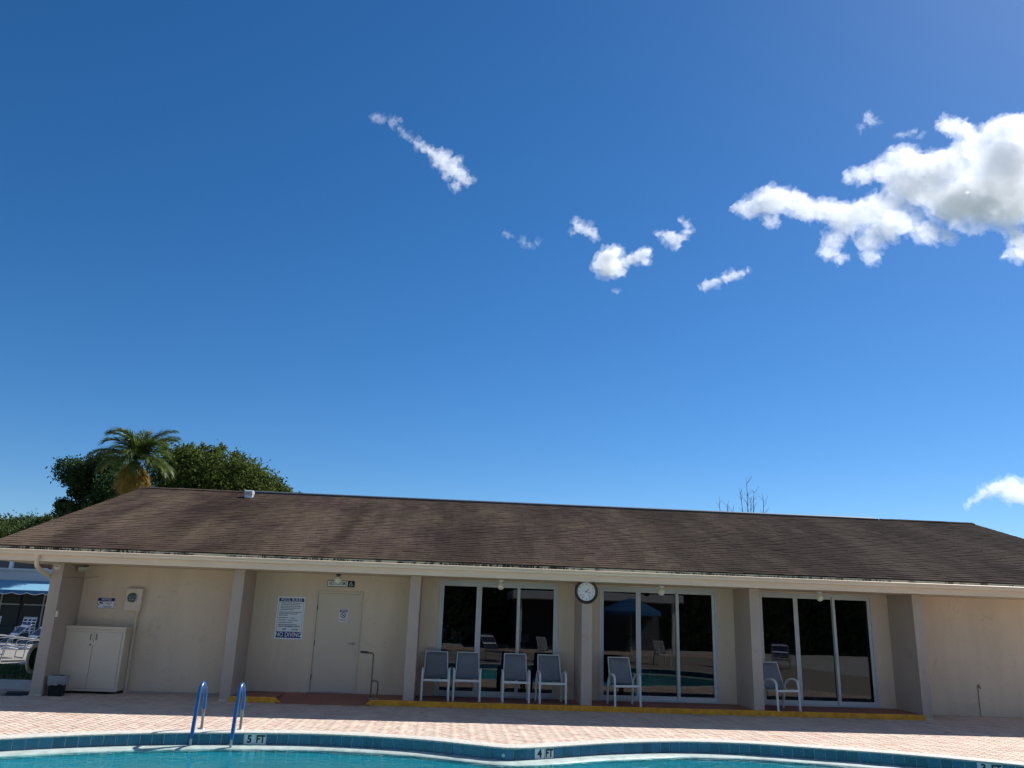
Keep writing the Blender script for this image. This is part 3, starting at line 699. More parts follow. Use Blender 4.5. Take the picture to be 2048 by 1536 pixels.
# ------------------------------------------------------------------ porch slab, ramp and yellow edge
SX0, SX1, SY = XF[1] + FWD + 0.001, XF[5] - 0.001, -0.075
r0, r1 = -4.36, -2.47
mb = MB()
mb.box((SX0, SY, -0.005), (r0, WY, 0.1)); mb.box((r1, SY, -0.005), (SX1, WY, 0.1))
mb.add([(r0, WY, 0.0995), (r1, WY, 0.0995), (r1, 0.72, 0.0995), (r0, 0.72, 0.0995), (r0, SY - 0.12, 0.004), (r1, SY - 0.12, 0.004)], [(0, 1, 2, 3), (3, 2, 5, 4)])
porch = struct(mb.build('porch_slab', 'red_slab'), 'red painted porch step in front of the doors')
def edge(x0, x1, t0, t1):
    """yellow painted nosing, tapered at the ramp ends"""
    pr = MB(); y0, y1 = SY - 0.006, SY + 0.05
    pr.add([(x0 - t0, y0, -0.004), (x1 + t1, y0, -0.004), (x1, y0, 0.103), (x0, y0, 0.103), (x0 - t0, y1, -0.004), (x1 + t1, y1, -0.004), (x1, y1, 0.103), (x0, y1, 0.103)],
           [(0, 1, 2, 3), (7, 6, 5, 4), (3, 2, 6, 7), (0, 3, 7, 4), (1, 5, 6, 2)])
    return pr.build('painted_edge', 'yellow', porch, bevel=0.006)
edge(SX0 + 0.002, r0, 0, 0.12); edge(r1, SX1 - 0.003, 0.12, 0)


# ------------------------------------------------------------------ white sling chairs
def make_chair():
    """front looks to -Y; origin on the floor below the middle of the front legs"""
    t = thing('sling_chair', 'x', 'chair')
    W = 0.275; r = 0.0155
    for sx in (-1, 1):
        x = sx * W
        path = [(x, 0.0, 0.0), (x, 0.012, 0.25), (x, 0.02, 0.46)] + smooth_path([(x, 0.022, 0.50), (x, 0.045, 0.565), (x * 1.02, 0.11, 0.605), (x * 1.03, 0.23, 0.615), (x * 1.02, 0.37, 0.585), (x * 1.0, 0.46, 0.50), (x, 0.50, 0.38)], 4) + [(x, 0.535, 0.2), (x, 0.56, 0.0)]
        f = MB()
        pts = [Vector(p) for p in path]
        f.tube(pts, 0.0245, 8)
        f.build('arm_frame', 'frame_white', t)
        f = MB().lathe([(0.0, 0.0), (0.024, 0.0), (0.024, 0.02), (0.019, 0.022)], (x, 0.0, -0.001), 'z', 10); f.build('foot_cap', 'white', t)
        f = MB().tube(smooth_path([(sx * 0.252, 0.025, 0.405), (sx * 0.252, 0.2, 0.385), (sx * 0.252, 0.40, 0.375), (sx * 0.250, 0.475, 0.43), (sx * 0.242, 0.55, 0.65), (sx * 0.232, 0.66, 0.93)], 4), 0.0125, 8)
        f.build('side_rail', 'frame_white', t)
    MB().box((-W + 0.01, -0.004, 0.372), (W - 0.01, 0.024, 0.418)).build('front_bar', 'frame_white', t, bevel=0.008)
    MB().tube([(-W, 0.505, 0.36), (W, 0.505, 0.36)], 0.012, 8).build('rear_bar', 'frame_white', t)
    MB().tube([(-0.232, 0.66, 0.93), (0.232, 0.66, 0.93)], 0.0125, 8).build('top_bar', 'frame_white', t)
    def sheet(prof, name, sag):
        vs = []; fs = []; nx = 9
        for i, (hw, y, z, ny_, nz_) in enumerate(prof):
            for k in range(nx):
                u = k / (nx - 1) * 2 - 1; d = sag * (1 - u * u)
                vs.append((u * hw, y + ny_ * d, z + nz_ * d))
        for i in range(len(prof) - 1):
            for k in range(nx - 1): a = i * nx + k; fs.append((a, a + 1, a + nx + 1, a + nx))
        o = MB().add(vs, fs, True).build(name, 'sling', t)
        so = o.modifiers.new('thickness', 'SOLIDIFY'); so.thickness = 0.004
    seat = [(0.247, 0.027, 0.412), (0.247, 0.10, 0.402), (0.247, 0.2, 0.39), (0.247, 0.3, 0.383), (0.247, 0.39, 0.38), (0.247, 0.445, 0.40)]
    sheet([(h, y, z, 0, -1) for h, y, z in seat], 'seat', 0.022)
    back = [(0.246, 0.452, 0.408), (0.244, 0.48, 0.46), (0.240, 0.525, 0.575), (0.236, 0.57, 0.69), (0.231, 0.62, 0.82), (0.228, 0.66, 0.935)]
    sheet([(h, y, z, 0.9, -0.3) for h, y, z in back], 'backrest', 0.018)
    return t
ch0 = make_chair()
CH = [(-1.188, 0.13, 0.015, 'white framed grey sling chair nearest the post right of the restroom door'),
      (-0.538, 0.20, -0.03, 'white framed grey sling chair, second from the post right of the restroom door'),
      (0.490, 0.16, -0.02, 'white framed grey sling chair, third in the row of four before the left glass doors'),
      (1.258, 0.11, 0.05, 'white framed grey sling chair nearest the clock post, rightmost of the row of four'),
      (2.810, 0.0, 0.10, 'white framed grey sling chair alone right of the clock post, before the middle glass doors'),
      (6.240, 0.0, 0.26, 'turned white framed grey sling chair alone before the right glass doors')]
for i, (x, y, rz, lab) in enumerate(CH):
    o = ch0 if i == 0 else copy_tree(ch0)
    o.location = (x, y, 0.1); o.rotation_euler = (0, 0, rz); o['label'] = lab; o['group'] = 'sling chairs along the porch'

# ------------------------------------------------------------------ pool ladder
t = thing('pool_ladder', 'pool ladder with two blue sleeved handrails by the 5 FT marker', 'ladder', (-4.42, -4.0, 0))
for sx in (-1, 1):
    x = sx * 0.295
    mid = smooth_path([(x, 0.20, 0.30), (x, 0.19, 0.45), (x, 0.15, 0.58), (x, 0.07, 0.665), (x, -0.02, 0.685), (x, -0.10, 0.64), (x, -0.155, 0.54), (x, -0.19, 0.40), (x, -0.235, 0.15), (x, -0.27, -0.07)], 5)
    rail = MB().tube(mid, 0.029, 10).build('rail_sleeve', 'blue_vinyl', t)
    MB().tube([(x, 0.21, -0.02), (x, 0.205, 0.15), (x, 0.20, 0.305)], 0.021, 10).build('rail_leg', 'dull_steel', t)
    MB().tube([(x, -0.268, -0.06), (x, -0.29, -0.25), (x, -0.34, -0.55), (x, -0.35, -1.1)], 0.021, 10).build('rail_leg', 'steel', t)
    MB().lathe([(0.022, 0.02), (0.05, 0.016), (0.055, 0.0)], (x, 0.21, 0.0), 'z', 16).build('anchor_plate', 'steel', t)
for z in (-0.45, -0.72, -0.99): MB().box((-0.29, -0.39, z - 0.015), (0.29, -0.30, z + 0.015)).build('step', 'white', t, bevel=0.006)

# ------------------------------------------------------------------ wall clock
t = thing('wall_clock', 'round wall clock with brown rim and white face on the centre post', 'clock', (1.918, -0.002, 2.375))
k_ = 0.252
MB().lathe([(0.02, -0.004), (k_ * 0.98, -0.004), (k_, -0.015), (k_ * 0.99, -0.04), (k_ * 0.94, -0.055), (k_ * 0.87, -0.05), (k_ * 0.85, -0.042), (k_ * 0.80, -0.046), (k_ * 0.765, -0.03), (k_ * 0.765, -0.022)], (0, 0, 0), 'y', 48).build('rim', 'brown_rim', t)
face = MB().lathe([(0.0, -0.024), (k_ * 0.77, -0.024)], (0, 0, 0), 'y', 40).build('face', 'white_print', t)
for h_ in range(1, 13):
    a = h_ * PI / 6; text_obj(str(h_), 0.042, face, (math.sin(a) * 0.155, -0.026, math.cos(a) * 0.155), 'ink', name='numeral', bold=0.0006, depth=0.0008)
tk = MB()
for h_ in range(60):
    a = h_ * PI / 30; c, s = math.cos(a), math.sin(a); w_ = 0.0022 if h_ % 5 else 0.004
    tk.add([(s * 0.182 - c * w_, -0.0255, c * 0.182 + s * w_), (s * 0.182 + c * w_, -0.0255, c * 0.182 - s * w_), (s * 0.19 + c * w_, -0.0255, c * 0.19 - s * w_), (s * 0.19 - c * w_, -0.0255, c * 0.19 + s * w_)], [(0, 1, 2, 3)])
o = tk.build('minute_marks', 'ink', face); o['kind'] = 'stuff'
def hand(ang, ln, tail, w, y, name):
    c, s = math.cos(ang), math.sin(ang)
    P = lambda u, v: (s * u + c * v, y, c * u - s * v)
    MB().add([P(-tail, -w * 0.7), P(-tail, w * 0.7), P(ln * 0.6, w), P(ln, 0.001), P(ln, -0.001), P(ln * 0.6, -w)], [(0, 1, 2, 3, 4, 5)]).build(name, 'black', t)
hand(math.radians(39), 0.095, 0.03, 0.006, -0.030, 'hour_hand'); hand(math.radians(105), 0.14, 0.075, 0.004, -0.032, 'minute_hand')
MB().lathe([(0.0, -0.036), (0.011, -0.035), (0.012, -0.026)], (0, 0, 0), 'y', 12).build('hub', 'black', t)
for sx in (-1, 1):
    d_ = MB().lathe([(0.028, -0.0255), (0.032, -0.0255)], (sx * 0.075, 0, -0.088), 'y', 20).build('sub_dial', 'ink', face)
    MB().add([(sx * 0.075 - 0.018, -0.027, -0.104), (sx * 0.075 - 0.014, -0.027, -0.107), (sx * 0.075 + 0.018, -0.027, -0.07)], [(0, 1, 2)]).build('pointer', 'ink', d_)

# ------------------------------------------------------------------ globe lamps under the soffit
for i, (x, lab, base) in enumerate([(-3.40, 'white globe lamp hanging in front of the RESTROOMS sign', 'darkgrey'), (0.117, 'white globe lamp above the left set of glass doors', 'white'),
                              (3.668, 'white globe lamp above the middle set of glass doors', 'white'), (7.268, 'white globe lamp above the right set of glass doors', 'white')]):
    t = thing('globe_lamp', lab, 'lamp', (x, 0.45, SOF), 0, 'globe lamps under the eave')
    MB().lathe([(0.0, -0.001), (0.062, -0.001), (0.062, -0.018), (0.042, -0.03), (0.038, -0.06), (0.044, -0.064)], (0, 0, 0), 'z', 20).build('lamp_base', base, t)
    MB().lathe([(0.034, -0.058)] + [(0.082 * math.sin(a), -0.128 - 0.082 * math.cos(a) * -1) for a in [0.45 + (PI - 0.45) * k / 14 for k in range(15)]], (0, 0, 0), 'z', 24).build('globe', 'globe', t)

# ------------------------------------------------------------------ signs
def panel(name, label, x0, z0, x1, z1, y=WY, matn='white_print', round_=0.012, cat='sign'):
    t = thing(name, label, cat, ((x0 + x1) / 2, y - 0.001, (z0 + z1) / 2)); w, h = (x1 - x0) / 2, (z1 - z0) / 2
    pl = []
    for cx_, cz_, a0 in ((w - round_, h - round_, 0), (-w + round_, h - round_, PI / 2), (-w + round_, -h + round_, PI), (w - round_, -h + round_, 1.5 * PI)):
        pl += [(cx_ + round_ * math.cos(a0 + PI / 2 * k / 4), cz_ + round_ * math.sin(a0 + PI / 2 * k / 4)) for k in range(5)]
    p_ = MB().prism(pl, 'y', -0.004, 0.0).build('plate', matn, t); return t, p_, w, h
def bar(p_, x0, z0, x1, z1, m_, y=-0.0052, name='printed_band'): return MB().box((x0, y, z0), (x1, -0.0041, z1)).build(name, m_, p_)
def text_lines(p_, rows, x0, m_='ink', y=-0.0056, h=0.011):
    """rows of print too small to read, as broken dashes"""
    mb = MB()
    for (z, ln, off) in rows:
        x = x0 + off; end = x0 + off + ln
        while x < end:
            w = random.uniform(0.012, 0.034); mb.box((x, y, z - h / 2), (min(x + w, end), -0.0041, z + h / 2)); x += w + 0.007
    o = mb.build('small_print', m_, p_); o['kind'] = 'stuff'
t, p_, w, h = panel('pool_rules_sign', 'white POOL RULES sign with blue bands reading NO DIVING', -4.745, 1.175, -4.145, 2.067)
bar(p_, -w + 0.03, h - 0.105, w - 0.03, h - 0.03, 'navy'); text_obj('POOL RULES', 0.088, p_, (0, -0.0062, h - 0.068), 'white_print', bold=0.0008, sx=0.90, depth=0.0008)
bar(p_, -w + 0.03, -h + 0.028, w - 0.03, -h + 0.155, 'navy'); text_obj('NO DIVING', 0.132, p_, (0, -0.0062, -h + 0.091), 'white_print', bold=0.0016, sx=0.80, depth=0.0008)
for x in (-w + 0.03, w - 0.034): bar(p_, x, -h + 0.155, x + 0.004, h - 0.105, 'navy', name='printed_line')
text_obj('POOL MAXIMUM DEPTH', 0.052, p_, (0, -0.006, -h + 0.265), 'ink', bold=0.0012, sx=0.80, depth=0.0008)
text_obj('FEET          INCHES', 0.05, p_, (0.03, -0.006, -h + 0.20), 'ink', bold=0.0012, sx=0.80, depth=0.0008)
text_lines(p_, [(0.312, 0.45, 0.02), (0.276, 0.40, 0.03), (0.24, 0.44, 0.02), (0.205, 0.42, 0.02), (0.17, 0.28, 0.02), (0.118, 0.48, 0.0), (0.083, 0.40, 0.0), (0.05, 0.18, 0.0), (-0.003, 0.2, 0.0), (-0.003, 0.1, 0.26), (-0.05, 0.15, 0.0), (-0.05, 0.2, 0.21), (-0.098, 0.31, 0.0), (-0.143, 0.40, 0.0)], -w + 0.06, h=0.014)
t, p_, w, h = panel('restrooms_sign', 'black edged RESTROOMS sign with wheelchair symbol above the door', -3.707, 2.312, -3.105, 2.452, matn='black', round_=0.02)
bar(p_, -w + 0.012, -h + 0.014, w - 0.155, h - 0.014, 'white_print', y=-0.0055)
text_obj('RESTROOMS', 0.102, p_, (-0.068, -0.0066, 0.0), 'black', sx=0.68, bold=0.0006, depth=0.0008)
wc = MB(); cx_ = w - 0.078
wc.tube(arc((cx_ - 0.008, -0.007, -0.014), 0.030, math.radians(105), math.radians(345), 14), 0.0045, 6)
wc.lathe([(0.0, -0.0075), (0.0095, -0.0075), (0.0095, -0.005)], (cx_ - 0.008, 0, 0.045), 'y', 12)
wc.tube([(cx_ - 0.008, -0.007, 0.034), (cx_ - 0.004, -0.007, -0.008), (cx_ + 0.022, -0.007, -0.008), (cx_ + 0.034, -0.007, -0.036), (cx_ + 0.046, -0.007, -0.032)], 0.0048, 6); wc.tube([(cx_ - 0.006, -0.007, 0.016), (cx_ + 0.018, -0.007, 0.014)], 0.004, 6)
wc.build('wheelchair_symbol', 'white_print', p_)
t, p_, w, h = panel('notice_sign', 'small blue and white NOTICE sign with camera picture beside the meter', -8.562, 1.69, -8.21, 1.912)
bar(p_, -w + 0.006, h - 0.075, w - 0.006, h - 0.006, 'navy'); text_obj('NOTICE', 0.056, p_, (0, -0.0062, h - 0.041), 'white_print', bold=0.0012, depth=0.0008)
for a, b, c, d in ((-w, -h, w, -h + 0.006), (-w, -h + 0.006, -w + 0.006, h), (w - 0.006, -h + 0.006, w, h)): bar(p_, a, b, c, d, 'navy', name='printed_line')
cm = MB(); cm.add([(-0.145, -0.0055, -0.005), (-0.13, -0.0055, 0.018), (-0.055, -0.0055, 0.0), (-0.065, -0.0055, -0.022), (-0.09, -0.0055, -0.02)], [(0, 1, 2, 3, 4)]); cm.add([(-0.155, -0.0055, -0.03), (-0.12, -0.0055, -0.028), (-0.11, -0.0055, -0.012), (-0.155, -0.0055, -0.045)], [(0, 1, 2, 3)]); cm.add([(-0.155, -0.0055, -0.02), (-0.147, -0.0055, -0.02), (-0.147, -0.0055, -0.06), (-0.155, -0.0055, -0.06)], [(0, 1, 2, 3)])
cm.build('camera_picture', 'black', p_)
text_lines(p_, [(0.02, 0.24, 0.03), (-0.008, 0.13, 0.15), (-0.036, 0.07, 0.18), (-0.07, 0.2, 0.1), (-0.09, 0.16, 0.12)], -w + 0.02, h=0.010)
t, p_, w, h = panel('door_notice', 'small white notice with a red prohibition circle on the restroom door', -3.397, 1.568, -3.197, 1.842, y=WY + 0.010, matn='white')
MT['maroon'] = mat('maroon', (0.09, 0.03, 0.035), 0.5)
bar(p_, -w + 0.015, h - 0.065, w - 0.015, h - 0.015, 'maroon')
text_lines(p_, [(h - 0.04, 0.13, 0.015)], -w + 0.02, 'white_print', y=-0.0066, h=0.018)
MB().lathe([(0.047, -0.0055), (0.06, -0.0055)], (0, 0, 0.008), 'y', 28).build('prohibition_ring', 'maroon', p_)
MB().add([(-0.045, -0.0056, 0.045), (-0.036, -0.0056, 0.053), (0.045, -0.0056, -0.028), (0.036, -0.0056, -0.037)], [(0, 1, 2, 3)]).build('prohibition_bar', 'maroon', p_)
MB().add([(-0.03, -0.0050, -0.01), (0.01, -0.0050, -0.02), (0.03, -0.0050, 0.03), (0.012, -0.0050, 0.026), (0.0, -0.0050, 0.004)], [(0, 1, 2, 3, 4)]).build('printed_figure', 'ink', p_)
text_lines(p_, [(-0.085, 0.14, 0), (-0.105, 0.12, 0.01)], -w + 0.03, 'maroon', h=0.008)

# ------------------------------------------------------------------ electric meter
t = thing('electric_meter', 'tan electric meter box with conduit running down to the ground', 'meter', (-7.786, WY, 0))
box_ = MB().box((-0.172, -0.125, 1.66), (0.172, -0.001, 2.115)).build('meter_box', 'cabinet', t, bevel=0.008)
MB().box((-0.178, -0.132, 2.09), (0.178, -0.002, 2.122)).build('box_hood', 'cabinet', box_, bevel=0.006)
MB().lathe([(0.10, -0.125), (0.10, -0.145), (0.088, -0.15)], (-0.02, 0, 1.93), 'y', 28).build('meter_ring', 'steel', box_)
gm = MB().lathe([(0.0, -0.205), (0.05, -0.2), (0.078, -0.185), (0.085, -0.15)], (-0.02, 0, 1.93), 'y', 28).build('meter_glass', 'glass', box_)
MB().lathe([(0.0, -0.15), (0.084, -0.148)], (-0.02, 0, 1.93), 'y', 28).build('meter_dial', 'white_print', box_)
MB().box((-0.075, -0.156, 1.905), (0.035, -0.151, 1.93)).build('meter_display', 'ink', box_); MB().box((-0.06, -0.156, 1.955), (0.02, -0.151, 1.965)).build('meter_label', 'ink', box_)
MB().tube([(0.10, -0.055, 1.66), (0.10, -0.055, 1.5), (0.098, -0.055, -0.005)], 0.036, 12).build('conduit', 'stucco', t)
MB().tube([(0.10, -0.055, 1.66), (0.10, -0.055, 1.615)], 0.047, 12).build('conduit_hub', 'cabinet', t)
for z in (1.3, 0.7): MB().box((0.04, -0.03, z), (0.16, -0.001, z + 0.03)).build('strap', 'cabinet', t)

# ------------------------------------------------------------------ storage cabinet
t = thing('storage_cabinet', 'tan two door storage cabinet against the wall left of the meter pipe', 'cabinet', (-8.34, 0.62, 0))
cw = 0.62
cb = MB(); cb.box((-cw, 0.03, 0.06), (cw, 0.425, 1.27)); cb.build('carcass', 'cabinet', t, bevel=0.004)
ff = MB(); ff.box((-cw, 0.0, 0.05), (-cw + 0.055, 0.03, 1.27)); ff.box((cw - 0.055, 0.0, 0.05), (cw, 0.03, 1.27)); ff.box((-cw + 0.055, 0.0, 1.215), (cw - 0.055, 0.03, 1.27)); ff.box((-cw + 0.055, 0.0, 0.05), (cw - 0.055, 0.03, 0.10)); ff.build('face_frame', 'cabinet', t, bevel=0.003)
MB().box((-cw - 0.025, -0.035, 1.272), (cw + 0.02, 0.425, 1.325)).build('top', 'cabinet', t, bevel=0.006)
for x in (-cw + 0.03, cw - 0.06):
    for y in (0.04, 0.36): MB().box((x, y, 0.0), (x + 0.03, y + 0.03, 0.06)).build('foot', 'darkgrey', t)
for sx in (-1, 1):
    a, b = (-cw + 0.058, -0.004) if sx < 0 else (0.004, cw - 0.058)
    d_ = MB().box((a, -0.014, 0.104), (b, 0.006, 1.212)).build('door', 'cabinet', t, bevel=0.004)
    MB().tube(smooth_path([(sx * 0.055, -0.014, 1.06), (sx * 0.058, -0.042, 1.075), (sx * 0.06, -0.045, 1.115), (sx * 0.058, -0.042, 1.155), (sx * 0.055, -0.014, 1.17)], 3), 0.008, 8).build('handle', 'bronze', d_)
    for z in (0.25, 1.05): MB().tube([(sx * (cw - 0.057), -0.013, z), (sx * (cw - 0.057), -0.013, z + 0.07)], 0.007, 6).build('hinge', 'cabinet', d_)
MB().box((-0.03, -0.022, 0.955), (0.045, -0.0145, 0.985)).build('hasp', 'steel', t, bevel=0.002)
MB().box((-0.062, -0.035, 0.945), (-0.032, -0.0148, 0.98)).build('padlock', 'bronze', t, bevel=0.004)

# ------------------------------------------------------------------ waste bin with a clear liner
t = thing('waste_bin', 'small black waste bin with clear plastic liner beside the corner post', 'bin', (-8.70, 0.14, 0))
def rring(hw, hd, z, wob=0.0, seed=0, n=32):
    out = []
    for k in range(n):
        a = 2 * PI * k / n; c, s = math.cos(a), math.sin(a); q_ = 1 / max(abs(c) ** 4 + abs(s) ** 4, 1e-6) ** 0.25
        f = 1 + wob * noise.noise((c * 2.5 + seed, s * 2.5, z * 22 + seed)); out.append((hw * c * q_ * f, hd * s * q_ * f, z + 0.25 * wob * noise.noise((c * 4, s * 4, seed + 7))))
    return out
rings = [rring(0.13, 0.10, 0.0), rring(0.132, 0.102, 0.01), rring(0.165, 0.125, 0.375), rring(0.172, 0.132, 0.38), rring(0.16, 0.12, 0.376), rring(0.128, 0.098, 0.02)]
vs = [p for r_ in rings for p in r_]; fs = [(i * 32 + k, i * 32 + (k + 1) % 32, (i + 1) * 32 + (k + 1) % 32, (i + 1) * 32 + k) for i in range(5) for k in range(32)]
MB().add(vs, fs + [tuple(range(31, -1, -1))], True).build('bin_body', 'black', t)
rings = [rring(0.150, 0.115, 0.30, 0.02, 3), rring(0.165, 0.123, 0.372, 0.02, 3), rring(0.178, 0.138, 0.388, 0.03, 3), rring(0.184, 0.144, 0.36, 0.06, 5), rring(0.183, 0.142, 0.31, 0.09, 9), rring(0.178, 0.138, 0.265, 0.10, 12), rring(0.172, 0.134, 0.235, 0.14, 15), rring(0.168, 0.131, 0.205, 0.16, 17)]
vs = [p for r_ in rings for p in r_]; fs = [(i * 32 + k, i * 32 + (k + 1) % 32, (i + 1) * 32 + (k + 1) % 32, (i + 1) * 32 + k) for i in range(len(rings) - 1) for k in range(32)]
MB().add(vs, fs, True).build('liner', 'bag', t)

# ------------------------------------------------------------------ grab rail by the ramp
t = thing('grab_rail', 'bent metal grab rail standing right of the restroom door', 'rail', (-2.50, 0.20, 0.1))
MB().tube([(-0.0, 0, 0)] + smooth_path([(0.0, 0.0, 0.78), (-0.004, 0.0, 0.86), (-0.04, 0.01, 0.885), (-0.12, 0.03, 0.892), (-0.27, 0.08, 0.898)], 4), 0.017, 10).build('main_rail', 'bronze', t)
MB().tube([(-0.11, 0.028, 0.8925), (-0.275, 0.082, 0.8985)], 0.023, 10).build('hand_grip', 'black', t)
MB().tube(smooth_path([(0.004, 0.0, 0.335), (0.06, 0.0, 0.345), (0.11, 0.005, 0.335), (0.135, 0.01, 0.28), (0.135, 0.01, 0.15), (0.132, 0.01, 0.0)], 4), 0.015, 10).build('side_loop', 'bronze', t)
for x in (0, 0.132): MB().lathe([(0.018, 0.012), (0.034, 0.01), (0.036, 0.0)], (x, 0.005, 0), 'z', 14).build('floor_flange', 'steel', t)

# ------------------------------------------------------------------ corner fittings
t = thing('security_camera', 'round white dome camera at the top of the corner post', 'camera', (-9.045, -0.002, 2.49))
MB().lathe([(0.0, -0.03), (0.058, -0.03), (0.062, -0.02), (0.062, 0.0)], (0, 0, 0), 'y', 24).build('housing', 'white', t)
MB().lathe([(0.0, -0.075), (0.022, -0.07), (0.038, -0.05), (0.042, -0.028)], (0, 0, 0), 'y', 20).build('dome', 'white', t)
MB().box((-0.03, -0.074, -0.008), (0.03, -0.055, 0.008)).build('lens_slot', 'black', t, bevel=0.003)
t = thing('flood_lamp', 'cream box shaped lamp under the eave inside the corner bay', 'lamp', (-8.74, 0.55, SOF))
MB().box((-0.03, -0.03, -0.05), (0.05, 0.05, -0.001)).build('lamp_mount', 'bronze', t); MB().prism([(-0.10, -0.05), (0.10, -0.05), (0.085, -0.115), (-0.10, -0.13)], 'y', -0.09, 0.09).build('lamp_head', 'plastic_cream', t, bevel=0.01)
MB().box((-0.09, -0.08, -0.136), (0.07, 0.08, -0.131)).build('lamp_lens', 'white', t)
t = thing('switch_box', 'small tan junction box and cable on the side of the corner post', 'switch', (-8.925, 0.035, 1.50))
MB().box((0.0, -0.03, 0.0), (0.04, 0.03, 0.115)).build('box', 'cabinet', t, bevel=0.004)
MB().tube([(0.008, 0, 0.115)] + smooth_path([(0.008, -0.0, 0.6), (0.008, 0.0, 0.74), (0.008, 0.06, 0.775), (0.01, 0.45, 0.79), (0.02, 0.95, 0.80), (0.08, 1.003, 0.81), (0.30, 1.004, 0.85)], 4), 0.007, 6).build('cable', 'stucco_post', t)
t = thing('hose_reel', 'cream plastic hose reel on the end wall behind the corner post', 'hose reel', (-9.152, 0.62, 0.62))
MB().box((-0.10, -0.06, -0.2), (-0.001, 0.22, 0.2)).build('wall_bracket', 'plastic_cream', t, bevel=0.006)
for x in (-0.38, -0.10): MB().lathe([(0.05, x), (0.29, x), (0.30, x + 0.015), (0.29, x + 0.03), (0.05, x + 0.03)], (0, 0.08, 0.03), 'x', 32).build('flange', 'plastic_cream', t)
for j in range(6): MB().tube([(-0.33 + j * 0.045, 0.08 + 0.2 * math.cos(a), 0.03 + 0.2 * math.sin(a)) for a in [2 * PI * k / 24 for k in range(24)]], 0.022, 6, closed=True).build('hose_coil', 'leaf_hedge', t)
t = thing('wall_tap', 'small outdoor tap with pipe on the right hand wall', 'tap', (11.10, WY, 0))
MB().tube([(0, -0.012, -0.005), (0.01, -0.012, 0.62)], 0.011, 8).build('pipe', 'stucco_post', t); MB().tube([(0.01, -0.005, 0.625), (0.01, -0.07, 0.625), (0.01, -0.10, 0.59)], 0.013, 8).build('spout', 'bronze', t); MB().lathe([(0.0, 0.0), (0.028, 0.0), (0.028, 0.008), (0.0, 0.008)], (0.01, -0.05, 0.665), 'z', 12).build('tap_wheel', 'bronze', t); MB().tube([(0.01, -0.05, 0.625), (0.01, -0.05, 0.67)], 0.006, 6).build('stem', 'bronze', t)
# crack down the last post
MB().tube([(9.378, 0.02, 0.78), (9.379, 0.0215, 0.5), (9.377, 0.02, 0.3), (9.379, 0.021, 0.05)], 0.004, 5).build('cable', 'darkgrey', club)
# leaf litter at the corner post and on the deck
lm = MB()
for k in range(70):
    if k < 46: x, y = random.gauss(-9.55, 0.22), random.gauss(0.05, 0.07)
    else: x, y = random.uniform(-6, 9), random.uniform(-2.6, -0.2)
    a = random.uniform(0, 6.28); l_ = random.uniform(0.02, 0.06); w_ = l_ * 0.4; c, s = math.cos(a), math.sin(a); z = random.uniform(0.004, 0.03)
    lm.add([(x - c * l_, y - s * l_, z), (x + s * w_, y - c * w_, z + 0.008), (x + c * l_, y + s * l_, z + 0.004), (x - s * w_, y + c * w_, z + 0.006)], [(0, 1, 2, 3)])
o = lm.build('leaf_litter', 'leaf_dry'); o['kind'] = 'stuff'; o['label'] = 'dry leaves scattered by the corner post and on the deck'; o['category'] = 'leaves'
t = thing('rubber_mat', 'dark rolled rubber mat lying left of the corner post foot', 'mat', (-9.42, 0.10, 0.0))
MB().tube([(-0.20, 0.0, 0.035), (0.2, 0.06, 0.035)], 0.035, 10).build('mat_roll', 'darkgrey', t); MB().box((-0.2, -0.2, 0.002), (0.18, 0.02, 0.012)).build('mat_flap', 'darkgrey', t)

# ------------------------------------------------------------------ left background: neighbouring building, awning, chairs
MT['grey_wall'] = mat('grey_wall', (0.50, 0.52, 0.54), 0.8, var=0.08, vscale=0.8)
MT['awning_top'] = mat('awning_top', (0.30, 0.60, 0.78), 0.7, var=0.1, vscale=4, trans=0.45)
MT['awning_blue'] = mat('awning_blue', (0.03, 0.13, 0.30), 0.7, var=0.1, vscale=6)
MT['tube_grey'] = mat('tube_grey', (0.28, 0.29, 0.30), 0.4)
MT['strap_navy'] = mat('strap_navy', (0.025, 0.035, 0.10), 0.5)
MT['strap_white'] = mat('strap_white', (0.62, 0.64, 0.72), 0.5)
nb_ = thing('neighbour_building', 'low grey flat roofed building with dark windows beyond the lawn', 'building', (0, 0, 0))
MB().box((-60, 22.4, 0), (-12, 22.7, 2.4)).build('wall', 'dark_room', nb_)
MB().box((-60, 20.6, 2.4), (-12, 22.9, 2.95)).build('fascia', 'grey_wall', nb_); MB().box((-60, 20.45, 2.95), (-12, 22.9, 3.03)).build('parapet_cap', 'grey_wall', nb_)
MB().box((-60, 22.9, 0), (-12, 30, 3.0)).build('roof_slab', 'grey_wall', nb_)
for x in (-22.4, -20.5, -18.4, -16.4):
    w_ = MB().box((x, 22.34, 0.5), (x + 1.7, 22.398, 2.2)).build('window', 'black', nb_)
    MB().box((x + 0.82, 22.3, 0.5), (x + 0.88, 22.338, 2.2)).build('mullion', 'alu', w_); MB().box((x, 22.3, 1.45), (x + 0.819, 22.338, 1.5)).build('transom', 'alu', w_); MB().box((x + 0.881, 22.3, 1.45), (x + 1.7, 22.338, 1.5)).build('transom', 'alu', w_)
MB().box((-24, 25.2, 3.0), (-14, 25.4, 4.6)).build('upper_wall', 'darkgrey', nb_); MB().box((-20.68, 20.7, 3.031), (-20.55, 20.85, 3.9)).build('post', 'white', nb_)
t = thing('planter_box', 'brown planter standing on the flat roof of the grey building', 'planter', (-19.1, 21.2, 3.03))
MB().prism([(-0.32, 0.0), (0.32, 0.0), (0.45, 0.36), (0.42, 0.40), (-0.42, 0.40), (-0.45, 0.36)], 'y', -0.2, 0.2).build('planter_body', mat('terracotta', (0.24, 0.10, 0.06), 0.8, var=0.3), t)
